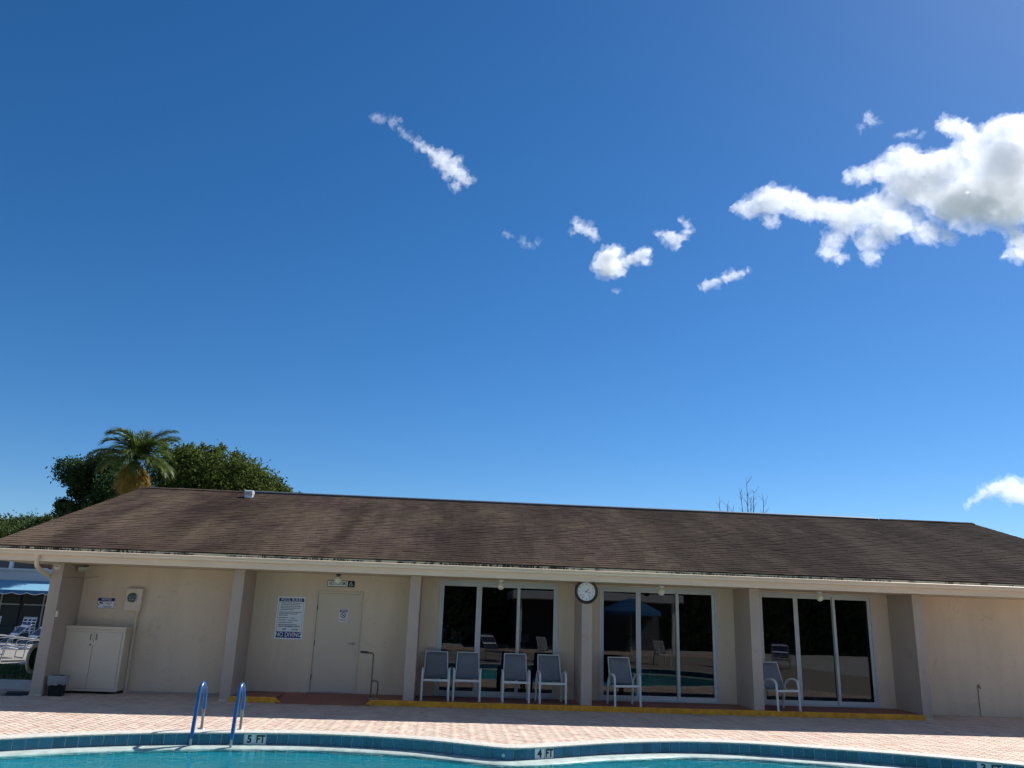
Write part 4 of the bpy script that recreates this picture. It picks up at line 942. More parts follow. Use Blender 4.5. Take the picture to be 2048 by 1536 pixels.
MB().box((-0.3, -0.28, 0.0), (0.0, -0.21, 0.06)).build('saucer', 'white', t)
aw = thing('awning', 'light blue scalloped awning on the grey building at the left edge', 'awning', (0, 0, 0))
MB().prism([(20.58, 2.52), (19.0, 2.10), (19.0, 2.09), (20.59, 2.50)], 'x', -30, -12.5).build('awning_top', 'awning_top', aw)
vb = MB(); tr = []
x = -30.0; n_s = int(17.5 / 0.62)
for k in range(n_s):
    a0 = x + k * 0.62; tr += [(a0 + 0.62 * u, 2.0 - 0.075 * math.sin(PI * u) - 0.005) for u in (0, 0.12, 0.25, 0.4, 0.5, 0.6, 0.75, 0.88)]
vb.add([(px_, 19.0, 2.09) for px_, z in tr] + [(px_, 18.985, z) for px_, z in tr], [(i, i + 1, i + 1 + len(tr), i + len(tr)) for i in range(len(tr) - 1)]); vb.build('valance', 'awning_blue', aw)
MB().tube([(px_, 18.98, z) for px_, z in tr], 0.016, 5).build('valance_trim', 'white', aw)
for x in (-24.0, -17.8): MB().tube([(x, 19.05, -0.01), (x, 19.05, 2.10)], 0.03, 8).build('awning_post', 'alu', aw)
# strap chairs under the awning
def strap_chair():
    t = thing('strap_chair', 'x', 'chair')
    for sx in (-1, 1):
        MB().tube(smooth_path([(sx * 0.29, 0.0, 0.0), (sx * 0.29, 0.0, 0.55), (sx * 0.29, 0.06, 0.62), (sx * 0.29, 0.4, 0.62), (sx * 0.29, 0.48, 0.55), (sx * 0.29, 0.52, 0.0)], 3), 0.017, 6).build('arm_frame', 'frame_white', t)
    MB().tube(smooth_path([(-0.25, 0.02, 0.40), (-0.25, 0.42, 0.38), (-0.25, 0.60, 0.95), (-0.2, 0.62, 1.0), (0.2, 0.62, 1.0), (0.25, 0.60, 0.95), (0.25, 0.42, 0.38), (0.25, 0.02, 0.40)], 4), 0.015, 6).build('seat_frame', 'frame_white', t)
    a, b = MB(), MB()
    for k in range(9): z = 0.45 + k * 0.06; y = 0.44 + (z - 0.4) * 0.31; (a if k % 2 else b).box((-0.25, y - 0.004, z), (0.25, y + 0.004, z + 0.045))
    for k in range(6): y = 0.04 + k * 0.065; (a if k % 2 else b).box((-0.25, y, 0.392), (0.25, y + 0.05, 0.40))
    for x in (-0.1, 0.06): b.add([(x, 0.43, 0.42), (x + 0.05, 0.43, 0.42), (x + 0.05, 0.60, 0.98), (x, 0.60, 0.98)], [(0, 1, 2, 3)])
    for m_, n_, q_ in ((a, 'navy_straps', 'strap_navy'), (b, 'white_straps', 'strap_white')): o = m_.build(n_, q_, t); o['kind'] = 'stuff'
    return t
sc0 = strap_chair()
for i, (x, y, lab) in enumerate([(-20.0, 18.6, 'blue and white strap chair under the awning at the left picture edge'), (-18.55, 18.6, 'blue and white strap chair under the awning, middle of the three'), (-17.55, 18.9, 'blue and white strap chair under the awning, partly behind the corner post')]):
    o = sc0 if i == 0 else copy_tree(sc0)
    o.location = (x, y, -0.004); o.rotation_euler = (0, 0, 0.1); o['label'] = lab; o['group'] = 'strap chairs under the awning'
def chaise():
    t = thing('chaise_lounge', 'x', 'lounge chair')
    for sx in (-1, 1):
        MB().tube([(sx * 0.32, -1.0, 0.36), (sx * 0.32, 0.42, 0.36)], 0.015, 6).build('side_rail', 'tube_grey', t)
        MB().tube(smooth_path([(sx * 0.31, 0.32, 0.38), (sx * 0.31, 0.62, 0.66), (sx * 0.31, 0.86, 0.90), (sx * 0.27, 0.97, 0.95), (0, 1.0, 0.955)], 4), 0.015, 6).build('back_rail', 'tube_grey', t)
    for y in (-0.85, 0.3): MB().tube(smooth_path([(-0.32, y, 0.36), (-0.32, y - 0.03, 0.05), (-0.28, y - 0.03, 0.018), (0.28, y - 0.03, 0.018), (0.32, y - 0.03, 0.05), (0.32, y, 0.36)], 4), 0.016, 6).build('leg_loop', 'tube_grey', t)
    for sx in (-1, 1): MB().tube(smooth_path([(sx * 0.36, -0.3, 0.36), (sx * 0.36, -0.28, 0.55), (sx * 0.36, -0.1, 0.60), (sx * 0.36, 0.4, 0.60), (sx * 0.33, 0.52, 0.56)], 3), 0.015, 6).build('arm', 'tube_grey', t)
    a, b = MB(), MB()
    for k in range(17): y = -0.98 + k * 0.08; (b if k % 6 == 0 else a).box((-0.32, y, 0.372), (0.32, y + 0.066, 0.38))
    for k in range(9): y = 0.36 + k * 0.068; z = 0.41 + (y - 0.34) * 0.95; (b if k % 4 == 3 else a).add([(-0.31, y, z), (0.31, y, z), (0.31, y + 0.055, z + 0.05), (-0.31, y + 0.055, z + 0.05), (-0.31, y + 0.006, z - 0.006), (0.31, y + 0.006, z - 0.006), (0.31, y + 0.061, z + 0.044), (-0.31, y + 0.061, z + 0.044)], [(0, 1, 2, 3), (4, 7, 6, 5), (0, 4, 5, 1), (1, 5, 6, 2), (2, 6, 7, 3), (3, 7, 4, 0)])
    for m_, n_, q_ in ((a, 'navy_straps', 'strap_navy'), (b, 'white_straps', 'strap_white')): o = m_.build(n_, q_, t); o['kind'] = 'stuff'
    return t
cl0 = chaise()
for i, (x, y, rz, lab) in enumerate([(-13.55, 9.0, -0.75, 'navy strap chaise lounge on the patio nearest the lawn'), (-14.6, 10.0, -0.75, 'navy strap chaise lounge on the patio behind the nearest one'), (-15.8, 11.2, -0.75, 'navy strap chaise lounge, farthest back on the patio')]):
    o = cl0 if i == 0 else copy_tree(cl0)
    o.location = (x, y, -0.004); o.rotation_euler = (0, 0, rz); o['label'] = lab; o['group'] = 'chaise lounges on the patio'
t = thing('side_table', 'low pale green plastic table between the chaise lounge and the corner post', 'table', (-11.9, 7.95, -0.004))
MB().lathe([(0.0, 0.40), (0.27, 0.40), (0.29, 0.39), (0.29, 0.365), (0.0, 0.365)], (0, 0, 0), 'z', 24).build('table_top', mat('pale_green', (0.50, 0.52, 0.22), 0.5), t)
for k in range(4): a = PI / 4 + k * PI / 2; MB().tube([(0.22 * math.cos(a), 0.22 * math.sin(a), 0.37), (0.25 * math.cos(a), 0.25 * math.sin(a), 0.0)], 0.018, 6).build('leg', 'white', t)

# ------------------------------------------------------------------ trees
def leaves_mesh(name, centers, L, spread, down=0.15):
    """one small folded leaf per centre; numpy"""
    n = len(centers); d = RNG.normal(size=(n, 3)); d[:, 2] -= down; d /= np.linalg.norm(d, axis=1)[:, None]
    e = np.cross(d, RNG.normal(size=(n, 3))); e /= np.linalg.norm(e, axis=1)[:, None]; nn = np.cross(d, e)
    l_ = (L * RNG.uniform(0.6, 1.3, n))[:, None]; w = l_ * spread
    V = np.stack([centers, centers + d * l_ * 0.45 + e * w + nn * w * 0.4, centers + d * l_, centers + d * l_ * 0.45 - e * w + nn * w * 0.4], 1).reshape(-1, 3)
    F = np.arange(n * 4).reshape(-1, 4)
    return npmesh(name, V, F)
def clumps(blobs, Y, n_cl, k, depth=1.2, inner=0.6):
    B_ = []
    for (x, z, r) in blobs:
        for oy in (-depth, 0, depth): B_.append((x, Y + oy * r, z, r * (1.0 if oy == 0 else 0.85)))
    B_ = np.array(B_); wgt = B_[:, 3] ** 2; idx = RNG.choice(len(B_), n_cl, p=wgt / wgt.sum())
    d = RNG.normal(size=(n_cl, 3)); d /= np.linalg.norm(d, axis=1)[:, None]
    rad = B_[idx, 3] * RNG.uniform(inner, 1.06, n_cl); C_ = B_[idx, :3] + d * rad[:, None]
    s_ = (0.16 + 0.10 * RNG.random(n_cl)) * np.minimum(B_[idx, 3], 1.2)
    P = C_[:, None, :] + RNG.normal(size=(n_cl, k, 3)) * s_[:, None, None]
    return P.reshape(-1, 3)
def tree(name, label, base, blobs, Y, leaf, n_cl, k, L, trunk_r, bark='bark', group=None):
    t = thing(name, label, 'tree', (base[0], base[1], -0.06), 0, group); off = np.array([base[0], base[1], -0.06])
    P = clumps(blobs, Y, n_cl, k) - off
    link('crown', leaves_mesh('crown', P, L, 0.24), leaf, t)
    zb = min(z - r for x, z, r in blobs); top = max(z for x, z, r in blobs); cx_ = sum(b_[0] for b_ in blobs) / len(blobs) - base[0]
    fork = Vector((cx_ * 0.35, Y - base[1], zb * 0.72))
    MB().tube(smooth_path([(0, 0, -0.05), (0.05, 0.02, fork.z * 0.5), tuple(fork)], 4), [trunk_r * (1.25 - 0.05 * i) for i in range(9)], 10).build('trunk', bark, t)
    lm_ = MB()
    for (x, z, r) in blobs:
        e = Vector((x - base[0], Y - base[1] + random.uniform(-0.6, 0.6) * r, z + 0.06)); m_ = fork.lerp(e, 0.5) + Vector((random.uniform(-0.3, 0.3), random.uniform(-0.3, 0.3), 0.25))
        lm_.tube(smooth_path([fork, m_, e], 4), [trunk_r * 0.55 * (1 - i / 9.5) + 0.02 for i in range(9)], 6)
    lm_.build('limbs', bark, t); return t
OAK = [(-16.27, 9.13, 1.0), (-15.4, 9.18, 0.95), (-14.43, 8.94, 1.05), (-13.34, 8.86, 1.12), (-12.35, 8.49, 1.05), (-11.37, 8.12, 0.9), (-10.47, 7.75, 0.68), (-9.69, 7.59, 0.46), (-16.43, 8.03, 1.25), (-14.79, 7.69, 1.39), (-13.3, 7.49, 1.39), (-11.54, 7.29, 1.11), (-14.0, 6.3, 1.5), (-12.0, 6.3, 1.3), (-16.0, 6.5, 1.4)]
OAK += [(-16.9 + i * 0.62 + random.uniform(-0.2, 0.2), (10.15 if i < 6 else 10.15 - (i - 5) * 0.37) + random.uniform(-0.25, 0.12), random.uniform(0.22, 0.42)) for i in range(12)]
tree('oak_tree', 'broad green leafy tree behind the roof ridge, right of the palm', (-13.6, 27), [(x, z - 0.2, r) for x, z, r in OAK], 27, 'leaf_oak', 2300, 34, 0.17, 0.28)
LFT = [(-19.64, 7.76, 0.62), (-19.1, 7.67, 0.66), (-18.4, 8.2, 0.55), (-17.83, 8.1, 0.6), (-19.23, 6.8, 0.42), (-17.85, 6.7, 0.55), (-17.11, 6.89, 0.9), (-19.7, 6.12, 0.42), (-18.98, 6.01, 0.5), (-20.02, 5.92, 0.28), (-17.6, 6.0, 0.9)]
tree('dark_tree', 'dark bushy tree behind the left roof slope, left of the palm', (-17.6, 23), LFT, 23, 'leaf_dark', 1000, 34, 0.15, 0.22)
for lab, Y_, bl in [('small far tree above the left roof edge, leftmost of three', 40, [(-31.34, 6.03, 1.0), (-30.65, 5.86, 1.0), (-31.6, 4.9, 1.3), (-32.4, 5.9, 0.9)]), ('small far tree above the left roof edge, middle of three', 43, [(-31.4, 6.6, 0.74), (-30.9, 6.0, 1.1), (-31.5, 5.0, 1.3)]), ('small far tree above the left roof edge, nearest the dark tree', 38, [(-27.9, 6.3, 0.6), (-27.23, 6.4, 0.62), (-26.79, 6.5, 0.56), (-27.4, 5.6, 0.9), (-28.6, 5.7, 0.7)])]:
    tree('far_tree', lab, (bl[1][0], Y_), bl, Y_, 'leaf_far', 420, 30, 0.20, 0.15, group='far trees beyond the left roof edge')
# bare saplings
def bare(name, label, base, twigs):
    t = thing(name, label, 'tree', (base[0], base[1], -0.06)); mb = MB(); trunk = MB()
    trunk.tube([(0, 0, 0), (0.05, 0, 3.5), (0.0, 0, 6.4)], [0.10, 0.07, 0.045], 8)
    for (x, z, r) in twigs:
        e = Vector((x - base[0], random.uniform(-0.2, 0.2), z)); st = Vector((0, 0, 5.6 + random.uniform(0, 0.5)))
        path = smooth_path([st, st.lerp(e, 0.35) + Vector((e.x * 0.25, 0, -0.05)), st.lerp(e, 0.7) + Vector((e.x * 0.12, 0, 0)), e], 4)
        mb.tube(path, [0.026 * (1 - i / (len(path) + 1)) + 0.006 for i in range(len(path))], 5)
        for k in range(13):
            p0 = path[random.randrange(4, len(path))]; a = random.uniform(-0.75, 0.75); l_ = random.uniform(0.2, 0.6)
            p1 = p0 + Vector((math.sin(a) * l_, random.uniform(-0.2, 0.2), math.cos(a) * l_ * 0.9))
            mb.tube([p0, p0.lerp(p1, 0.5) + Vector((0.02, 0, 0.02)), p1], [0.009, 0.007, 0.004], 4)
    trunk.build('trunk', 'bark_grey', t); mb.build('twigs', 'bark_grey', t)
bare('bare_tree', 'leafless sapling rising above the right part of the ridge', (14.5, 24), [(14.56, 8.97, 1), (14.12, 8.35, 1), (14.86, 8.45, 1), (14.7, 8.2, 1)])
bare('bare_tree', 'shorter leafless sapling above the ridge left of the taller one', (13.3, 24), [(13.02, 7.83, 1), (13.42, 7.75, 1), (13.67, 7.4, 1)])
bare('bare_tree', 'single leafless twig above the ridge right of the taller sapling', (15.5, 24.5), [(15.5, 8.1, 1)])
# palm
pb = Vector((-14.1, 16.0, 0.30))
t = thing('palm_tree', 'palm tree with drooping fronds rising behind the roof ridge', 'palm', pb)
MB().tube(smooth_path([(0, 0, -0.36), (0.06, 0, 2.5), (0.02, 0, 5.0), (0, 0, 7.0)], 4), [0.24, 0.22, 0.2, 0.19, 0.18, 0.18, 0.17, 0.17, 0.17, 0.17, 0.17, 0.18, 0.2], 12).build('trunk', 'bark', t)
def frond(az, el, ln, droop, lf, wid=1.0, origin=(0, 0, 7.15), seed=0):
    """pinnate frond: rachis curve with leaflets each side"""
    n = 40; vs = []; fs = []; o_ = Vector(origin); h = Vector((math.cos(az), math.sin(az), 0)); p = o_.copy(); e = el; side = Vector((-math.sin(az), math.cos(az), 0)); pts = []
    for i in range(n):
        d = h * math.cos(e) + Vector((0, 0, math.sin(e))); pts.append((p.copy(), d)); p = p + d * (ln / n); e -= droop / n * (0.4 + 1.2 * i / n)
    for i in range(5, n):
        p, d = pts[i]; f = i / n; ll = lf * wid * (0.35 + 1.15 * math.sin(PI * min(1, f * 0.82 + 0.12)) ** 0.8)
        upv = side.cross(d).normalized() * -1
        for sd in (-1, 1):
            for rep in range(2):
                q = (0.55 + 0.75 * f) + random.uniform(-0.14, 0.14)
                ld = (side * sd * math.cos(q) + d * math.sin(q) + upv * random.uniform(-0.25, 0.15)).normalized(); L_ = ll * random.uniform(0.8, 1.1); w = 0.014 + 0.006 * random.random()
                b0 = p + d * (ln / n * 0.5 * rep); mid = b0 + ld * L_ * 0.55; tip = b0 + ld * L_ + Vector((0, 0, -0.17 * L_ * random.uniform(0.3, 1.3)))
                k = len(vs); vs += [b0 - d * w, b0 + d * w, mid + d * w * 1.2, mid - d * w * 1.2, tip]; fs += [(k, k + 1, k + 2, k + 3), (k + 3, k + 2, k + 4)]
    m_ = MB().add(vs, fs); m_.tube([q[0] for q in pts[::4]], [0.03 * (1 - i / 11) + 0.006 for i in range(len(pts[::4]))], 5); return m_
FR = [(178, 84, 1.95, 2.5), (170, 66, 1.8, 1.5), (8, 72, 1.9, 1.6), (22, 60, 1.8, 1.3), (350, 50, 1.75, 1.2), (150, 42, 1.7, 1.3), (95, 78, 1.5, 1.0), (80, 66, 1.5, 1.0), (250, 74, 1.4, 1.5), (195, 28, 1.75, 1.4), (222, 22, 1.6, 1.6), (340, 30, 1.7, 1.6), (310, 16, 1.6, 1.6), (275, 26, 1.6, 1.9), (255, 2, 1.5, 1.5), (290, -4, 1.5, 1.4), (345, -2, 1.7, 1.3), (5, 10, 1.7, 1.7), (175, 8, 1.7, 1.5), (60, 20, 1.6, 1.6), (120, 18, 1.6, 1.6), (325, 55, 1.6, 1.9), (225, 55, 1.6, 2.0)]
for az, el, ln, dr in FR: frond(math.radians(az), math.radians(el), ln, dr * 0.82, 0.46).build('frond', 'palm', t)
for k in range(18):
    frond(2 * PI * k / 18 + random.uniform(-0.2, 0.2), math.radians(random.uniform(-62, -36)), random.uniform(1.05, 1.6), 0.8, 0.40, origin=(0, 0, 7.0)).build('dead_frond', 'palm_dead', t)

# ------------------------------------------------------------------ inside the glass doors
t = thing('folding_table', 'table with a blue cloth inside the left glass doors', 'table', (0.35, 2.7, 0.1))
MB().box((-0.75, -0.35, 0.72), (0.75, 0.35, 0.75)).build('table_top', 'white', t); MB().box((-0.76, -0.36, 0.25), (0.76, -0.352, 0.752)).build('table_cloth', mat('cloth_blue', (0.02, 0.10, 0.25), 0.8), t)
for x in (-0.68, 0.68):
    for y in (-0.3, 0.3): MB().tube([(x, y, 0.0), (x, y, 0.72)], 0.018, 6).build('leg', 'darkgrey', t)
t = thing('flower_stand', 'basket of flowers on a grey stand inside the left glass door', 'flowers', (-0.86, 1.9, 0.1))
MB().lathe([(0.16, 0.0), (0.14, 0.75), (0.0, 0.75)], (0, 0, 0), 'z', 16).build('stand', 'galv', t); MB().lathe([(0.1, 0.76), (0.17, 0.95), (0.0, 0.95)], (0, 0, 0), 'z', 16).build('basket', 'white', t)
P = RNG.normal(size=(260, 3)) * (0.1, 0.1, 0.13) + (0, 0, 1.12); link('blossoms', leaves_mesh('blossoms', P[:130], 0.09, 0.4), mat('red_petal', (0.45, 0.04, 0.06), 0.6), t); link('foliage', leaves_mesh('foliage', P[130:], 0.12, 0.3), 'white', t)
t = thing('exercise_bike', 'exercise bike with pale handlebars inside the left glass doors', 'exercise bike', (0.75, 3.4, 0.1), 0.5)
MB().tube([(0, -0.5, 0.05), (0, 0.5, 0.05)], 0.04, 8).build('base', 'darkgrey', t); MB().tube([(0, 0.2, 0.05), (0, 0.25, 0.85)], 0.03, 8).build('seat_post', 'steel', t); MB().lathe([(0.0, -0.05), (0.12, -0.03), (0.12, 0.03), (0.0, 0.05)], (0, 0.27, 0.9), 'z', 14).build('saddle', 'black', t)
MB().tube([(0, -0.35, 0.05), (0, -0.28, 1.1)], 0.035, 8).build('front_post', 'white', t); MB().tube(smooth_path([(-0.25, -0.1, 1.15), (-0.2, -0.3, 1.12), (0.2, -0.3, 1.12), (0.25, -0.1, 1.15)], 4), 0.018, 6).build('handlebar', 'white', t); MB().lathe([(0.0, -0.04), (0.24, -0.03), (0.24, 0.03), (0.0, 0.04)], (0, -0.15, 0.35), 'x', 20).build('flywheel', 'darkgrey', t); MB().box((-0.1, -0.36, 1.1), (0.1, -0.3, 1.28)).build('display', 'white', t)
t = thing('treadmill', 'dark treadmill inside the middle glass doors', 'treadmill', (4.1, 2.9, 0.1), 0.4)
MB().box((-0.38, -0.9, 0.05), (0.38, 0.9, 0.2)).build('deck', 'darkgrey', t, bevel=0.02); MB().box((-0.27, -0.88, 0.2), (0.27, 0.7, 0.21)).build('belt', 'black', t)
for sx in (-1, 1): MB().tube([(sx * 0.36, 0.7, 0.15), (sx * 0.36, 0.62, 1.15), (sx * 0.36, 0.2, 1.05)], 0.03, 8).build('upright', 'steel', t)
MB().box((-0.38, 0.58, 1.1), (0.38, 0.72, 1.35)).build('console', 'black', t, bevel=0.02)

# ------------------------------------------------------------------ far side of the pool, seen mirrored in the glass
t = thing('clipped_hedge', 'tall dark hedge across the pool, mirrored in the glass doors', 'hedge', (8, -30.5, -0.06))
MB().box((-34, -0.7, 0), (34, 0.7, 4.6)).build('hedge_body', mat('hedge_core', (0.012, 0.02, 0.008), 1.0), t)
nl = 16000
P = np.stack([RNG.uniform(-34, 34, nl), 0.75 + 0.2 * RNG.normal(size=nl), RNG.uniform(0, 4.9, nl)], 1); P[:, 1] += 0.3 * np.sin(P[:, 0] * 0.9) * 0.5
link('hedge_leaves', leaves_mesh('hedge_leaves', P, 0.30, 0.3), 'leaf_hedge', t)
t = thing('garden_pavilion', 'open pavilion with pale roof across the pool, mirrored in the glass', 'pavilion', (7.0, -26.5, 0))
MB().box((-4.6, -2.2, 2.65), (4.6, 2.2, 3.05)).build('roof', 'grey_wall', t); MB().box((-4.3, -2.0, -0.02), (4.3, -1.9, 2.65)).build('rear_wall', 'dark_room', t)
for x in (-4.2, 0, 4.2): MB().box((x - 0.09, 1.7, -0.01), (x + 0.09, 1.88, 2.65)).build('post', 'white', t)
for i, (x, y, rz, lab) in enumerate([(-1.6, -14.0, 2.5, 'chaise lounge across the pool, leftmost of three mirrored in the glass'), (1.0, -14.2, 2.7, 'chaise lounge across the pool, middle of three mirrored in the glass'), (13.0, -14.8, 3.5, 'chaise lounge across the pool, rightmost of three mirrored in the glass')]):
    o = copy_tree(cl0); o.location = (x, y, 0.0); o.rotation_euler = (0, 0, rz); o['label'] = lab; o['group'] = 'lounges across the pool'
t = thing('patio_umbrella', 'blue scalloped patio umbrella across the pool, mirrored in the glass', 'umbrella', (6.6, -14.6, 0))
MB().tube([(0, 0, 0), (0, 0, 2.6)], 0.022, 8).build('pole', 'white', t); MB().lathe([(0.03, 2.62), (0.7, 2.38), (1.3, 2.08), (1.3, 1.93)], (0, 0, 0), 'z', 8, False).build('canopy', 'awning_blue', t); MB().lathe([(0.28, 0.0), (0.26, 0.07), (0.03, 0.09)], (0, 0, 0), 'z', 16).build('base', 'darkgrey', t)
for i, (x, y, rz, lab) in enumerate([(3.2, -14.2, 2.6, 'sling chair across the pool, farthest left of the four mirrored in the glass'), (4.6, -14.6, 3.6, 'sling chair across the pool just left of the umbrella, mirrored in the glass'), (8.0, -14.4, 2.9, 'sling chair across the pool right of the umbrella, mirrored in the glass'), (10.2, -14.0, 3.4, 'sling chair across the pool, farthest right of those mirrored in the glass')]):
    o = copy_tree(ch0); o.location = (x, y, 0.0); o.rotation_euler = (0, 0, rz); o['label'] = lab; o['group'] = 'chairs across the pool'

# ------------------------------------------------------------------ clouds: closed bodies of scattering mist far behind the building
def cloud_mat(name, dens, aniso=0.35):
    m = bpy.data.materials.new(name); m.use_nodes = True; nt = m.node_tree; nt.nodes.remove(nt.nodes['Principled BSDF'])
    v = nt.nodes.new('ShaderNodeVolumePrincipled'); v.inputs['Color'].default_value = (0.995, 0.995, 0.998, 1); v.inputs['Density'].default_value = dens; v.inputs['Anisotropy'].default_value = aniso
    nt.links.new(v.outputs[0], nt.nodes['Material Output'].inputs['Volume']); return m
MT['cloud'] = cloud_mat('cloud', 0.042); MT['cloud_big'] = cloud_mat('cloud_big', 0.021, 0.35); MT['veil'] = cloud_mat('veil', 0.009); MT['veil_faint'] = cloud_mat('veil_faint', 0.004); MT['cloud_thin'] = cloud_mat('cloud_thin', 0.024); MT['cloud_faint'] = cloud_mat('cloud_faint', 0.011)
CY = 1500.0
def cloud(label, blobs, matn='cloud', vox=3.2, rough=1.0, flat=0.8, name='cloud', centre=None):
    """union of puffs, broken up by fractal displacement; origin at the middle puff"""
    cx_ = sum(b_[0] for b_ in blobs) / len(blobs); cz_ = sum(b_[1] for b_ in blobs) / len(blobs)
    if centre: cx_, cz_ = centre
    bm = bmesh.new()
    if len(blobs) > 30:      # ragged little puffs round the rim of a large cloud
        core = list(blobs)
        for (x, z, r) in core:
            for k in range(5):
                a = random.uniform(0, 2 * PI); rr = random.uniform(5, 12)
                blobs = blobs + [(x + math.cos(a) * (r * 0.92 + rr * random.uniform(-0.3, 0.5)), z + math.sin(a) * (r * 0.75 + rr * random.uniform(-0.3, 0.5)), rr)]
    for (x, z, r) in blobs:
        Mx = Matrix.Translation((x - cx_, random.uniform(-0.5, 0.5) * r, z - cz_)) @ Matrix.Diagonal((r, r * (1.1 if len(blobs) < 30 else 0.75), r * flat, 1))
        bmesh.ops.create_icosphere(bm, subdivisions=2, radius=1.0, matrix=Mx)
    me = bpy.data.meshes.new('cloud'); bm.to_mesh(me); bm.free()
    tmp = bpy.data.objects.new('tmp', me); COL.objects.link(tmp)
    rm = tmp.modifiers.new('r', 'REMESH'); rm.mode = 'VOXEL'; rm.voxel_size = vox
    dg = bpy.context.evaluated_depsgraph_get(); dg.update(); me2 = bpy.data.meshes.new_from_object(tmp.evaluated_get(dg)); bpy.data.objects.remove(tmp); bpy.data.meshes.remove(me)
    n = len(me2.vertices); co = np.empty(n * 3, np.float32); me2.vertices.foreach_get('co', co); co = co.reshape(-1, 3); no = np.empty(n * 3, np.float32); me2.vertices.foreach_get('normal', no); no = no.reshape(-1, 3)
    rb = np.array([(x - cx_, z - cz_, r) for x, z, r in blobs])
    sd = random.uniform(0, 100); d = np.zeros(n)
    for i in range(n):
        c = co[i]; lr = rb[np.argmin((rb[:, 0] - c[0]) ** 2 + (rb[:, 1] - c[2]) ** 2), 2]
        q = Vector((c[0] + sd * 31, c[1], c[2]))
        f = noise.noise(q * (1.1 / lr)) * 0.55 + noise.noise(q * (2.4 / lr)) * 0.38 + noise.noise(q * 0.11) * 6.5 / lr + noise.noise(q * 0.22) * 4.2 / lr
        d[i] = (f - 0.12) * lr * 0.62 * rough
    co2 = co + no * d[:, None].astype(np.float32); co2[:, 0] += d * 0.25
    me2.vertices.foreach_set('co', co2.ravel()); me2.polygons.foreach_set('use_smooth', np.ones(len(me2.polygons), bool)); me2.update()
    me2.materials.clear(); me2.materials.append(MT[matn])
    if centre: return link(name, me2, None)
    o = link(name, me2, None, None, (cx_, CY, cz_))
    v_ = cloud('', [(x, z, r * 1.28 + 2.5) for x, z, r in blobs[:60]], 'veil_faint' if matn == 'cloud_faint' else 'veil', vox * 1.25, rough * 1.5, flat, 'veil', (cx_, cz_)); v_.parent = o
    return tag(o, label, 'cloud')
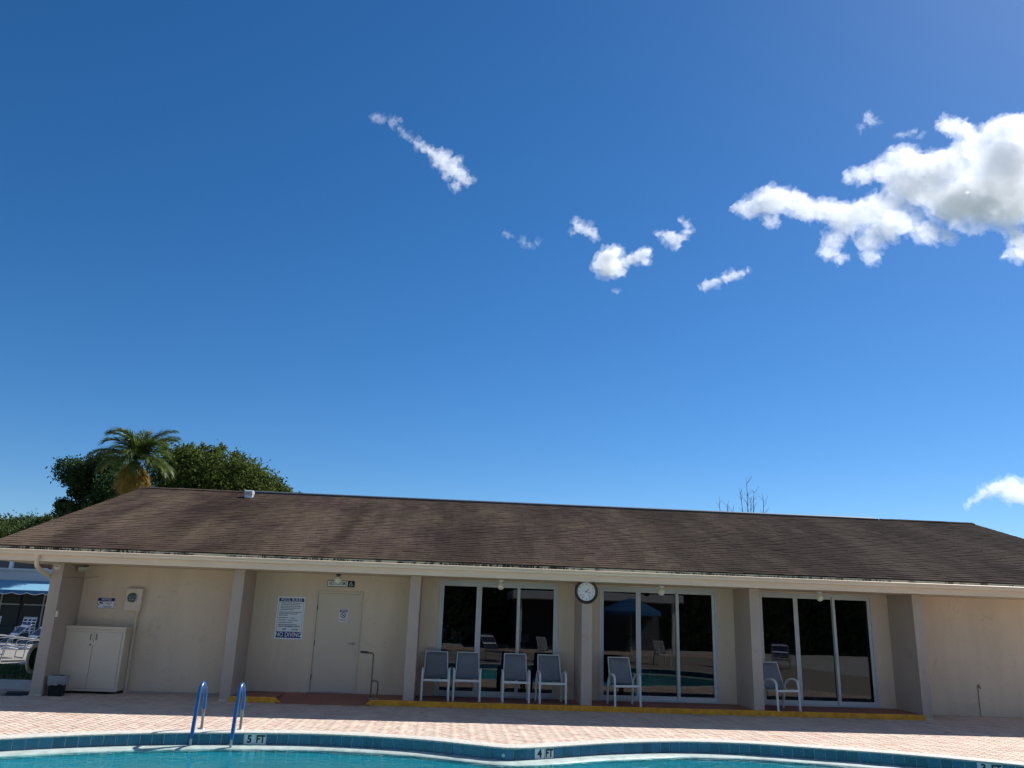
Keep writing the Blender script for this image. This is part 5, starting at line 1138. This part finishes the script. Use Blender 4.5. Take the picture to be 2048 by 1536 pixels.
CLOUDS = [
 ('largest white cloud with a grey core at the right picture edge', 'cloud_big', 3.2, 1.45, [(1185.9, 1086.2, 34.8), (1236.2, 1103.4, 41.0), (1250.3, 1052.5, 61.5), (1132.6, 1042.9, 41.0), (1175.1, 1007.9, 56.3), (1227.4, 961.4, 76.8), (1081.0, 1103.5, 24.6), (1108.6, 1086.3, 22.5), (1131.1, 941.5, 61.5), (1056.7, 998.6, 43.0), (997.2, 987.5, 36.9), (951.8, 996.6, 34.8), (914.4, 968.5, 30.7), (867.5, 958.6, 22.5), (832.8, 953.4, 14.3), (1002.6, 931.7, 51.2), (1056.3, 898.7, 49.2), (1123.6, 885.3, 41.0), (1192.0, 878.1, 30.7), (944.7, 927.3, 41.0), (894.5, 880.6, 36.9), (847.3, 858.9, 34.8), (813.9, 862.5, 30.7), (769.2, 865.3, 28.7), (735.9, 868.8, 26.6), (703.0, 878.5, 28.7), (670.1, 888.1, 32.8), (635.9, 873.4, 28.7), (601.9, 858.9, 22.5), (579.9, 860.8, 12.3), (937.1, 853.4, 36.9), (888.1, 813.9, 30.7), (861.2, 764.8, 16.4), (773.1, 770.4, 18.4), (794.1, 757.8, 12.3), (1003.0, 834.1, 26.6), (1041.6, 824.8, 16.4), (790, 800, 20), (778, 788, 17), (802, 826, 24), (848, 790, 20), (723.8, 855.9, 20.5), (650.2, 832.5, 14.3), (1320, 1040, 60), (1310, 960, 60)]),
 ('rounded white cloud cut by the right picture edge below the largest cloud', 'cloud', 2.4, 1.0, [(1201.5, 824.1, 22.5), (1213.0, 800.9, 26.6), (1167.0, 783.4, 8.2), (1193.0, 845.2, 12.3), (1250, 805, 28)]),
 ('tiny wisp of cloud above the largest cloud', 'cloud_faint', 1.7, 1.6, [(886.8, 1106.7, 11.3), (897.4, 1094.6, 9.2), (871.4, 1079.4, 9.2), (891.4, 1118.8, 6.1)]),
 ('short ragged wisp just left of the top of the largest cloud', 'cloud_faint', 1.6, 1.5, [(959.1, 1067.4, 7.2), (974, 1071, 6), (989.3, 1076.3, 8.2), (1006.1, 1068.7, 6.1)]),
 ('long slanting cloud high in the sky left of centre', 'cloud_thin', 1.8, 1.25, [(-120.4, 957.1, 9), (-103.7, 946.4, 12), (-87.0, 934.4, 14), (-70.4, 923.7, 19), (-55.8, 908.0, 19), (-39.3, 897.4, 20), (-23.7, 883.1, 17), (-9.5, 875.8, 12.3), (-33.2, 862.2, 12.3), (-33.4, 926.6, 9.2), (-80, 912, 9), (-55, 885, 10)]),
 ('faint puff trailing up from the long slanting cloud', 'cloud_faint', 1.6, 1.5, [(-212.8, 1011.9, 11.3), (-198.6, 1008.2, 9.2), (-177.2, 1007.5, 11.3), (-165.9, 1013.4, 7.2), (-160, 992, 6), (-152.8, 980.1, 8), (-142.6, 971.2, 8.2), (-131, 963, 8)]),
 ('compact double white cloud near the middle of the sky', 'cloud', 2.0, 0.85, [(290.5, 714.1, 27), (304.2, 703.7, 25), (274.7, 704.0, 18), (308.5, 733.6, 14.3), (316.8, 687.6, 14.3), (287.4, 689.1, 18.4), (340.2, 717.5, 14.3), (359.4, 728.0, 16.4), (374.5, 738.2, 13), (327.5, 711.0, 12.3), (373.1, 717.5, 10.2)]),
 ('small slanting cloud above and left of the double cloud', 'cloud_thin', 1.6, 1.2, [(223.2, 795.7, 9.2), (231.9, 784.7, 13), (247.9, 777.7, 14), (261.7, 771.7, 11.3), (216.1, 770.8, 7.2)]),
 ('small curled cloud between the double cloud and the largest cloud', 'cloud_thin', 1.6, 1.2, [(424.4, 775.2, 16.4), (435.0, 767.8, 14.3), (413.7, 780.2, 9.2), (397.5, 779.1, 6.1), (451.4, 778.2, 12.3), (462.6, 793.0, 9.2), (459.8, 809.3, 8.2), (447.0, 817.8, 6.1), (440.1, 756.5, 8.2)]),
 ('small stretched cloud low and right of the double cloud', 'cloud_thin', 1.5, 1.1, [(498.6, 671.5, 11.3), (512.7, 676.9, 11.3), (526.8, 682.4, 8.2), (545.3, 691.5, 12.3), (561.7, 698.3, 12.3), (578.2, 705.1, 7.2), (589.2, 710.4, 5)]),
 ('low white cloud at the right edge just above the roof', 'cloud_thin', 2.0, 1.1, [(1074.0, 272.7, 16.4), (1095.0, 273.6, 22.5), (1119.9, 264.7, 26.6), (1132.8, 260.3, 24.6), (1049.2, 258.6, 12.3), (1034.1, 246.0, 9.2), (1018.1, 242.3, 7.2), (1107.0, 284.2, 16.4), (1011.7, 233.2, 6.1), (1160, 262, 24)]),
 ('very faint speck of cloud under the double cloud', 'cloud_faint', 1.2, 1.2, [(305, 645.7, 5), (311, 645, 5.5)]),
 ('faint broken wisp left of the small slanting cloud', 'cloud_faint', 1.3, 1.6, [(75, 762, 6), (82, 755, 7), (115, 742, 7), (124, 740, 6), (142, 743, 5)])]
for lab, mt_, vx_, rg_, bl in CLOUDS: cloud(lab, [(x, z, r * (0.88 if len(bl) < 30 else 1.0)) for x, z, r in bl], mt_, vx_, rg_)

# clouds added out of view to brighten and neutralise the shade
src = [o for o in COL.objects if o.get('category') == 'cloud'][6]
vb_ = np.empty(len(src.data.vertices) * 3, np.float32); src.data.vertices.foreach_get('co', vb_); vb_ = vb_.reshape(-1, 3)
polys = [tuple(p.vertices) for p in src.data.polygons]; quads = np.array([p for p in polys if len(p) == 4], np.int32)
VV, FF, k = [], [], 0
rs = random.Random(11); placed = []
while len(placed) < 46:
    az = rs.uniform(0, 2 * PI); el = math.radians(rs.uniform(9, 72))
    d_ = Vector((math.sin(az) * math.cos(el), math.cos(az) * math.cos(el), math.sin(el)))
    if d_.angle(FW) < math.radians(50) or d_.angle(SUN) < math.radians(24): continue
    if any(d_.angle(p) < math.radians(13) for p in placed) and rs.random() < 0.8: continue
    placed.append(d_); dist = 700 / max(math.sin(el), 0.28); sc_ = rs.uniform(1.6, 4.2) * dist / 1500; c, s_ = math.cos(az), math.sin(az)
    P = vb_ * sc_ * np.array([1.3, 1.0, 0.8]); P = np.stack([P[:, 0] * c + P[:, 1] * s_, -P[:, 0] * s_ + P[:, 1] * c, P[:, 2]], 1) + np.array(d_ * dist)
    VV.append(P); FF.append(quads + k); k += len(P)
o = link('added_fill_clouds', npmesh('added_fill_clouds', np.concatenate(VV), np.concatenate(FF), True), 'cloud_big'); o['kind'] = 'stuff'; o['label'] = 'unseen clouds added round the sky to fill the shade'; o['category'] = 'clouds'
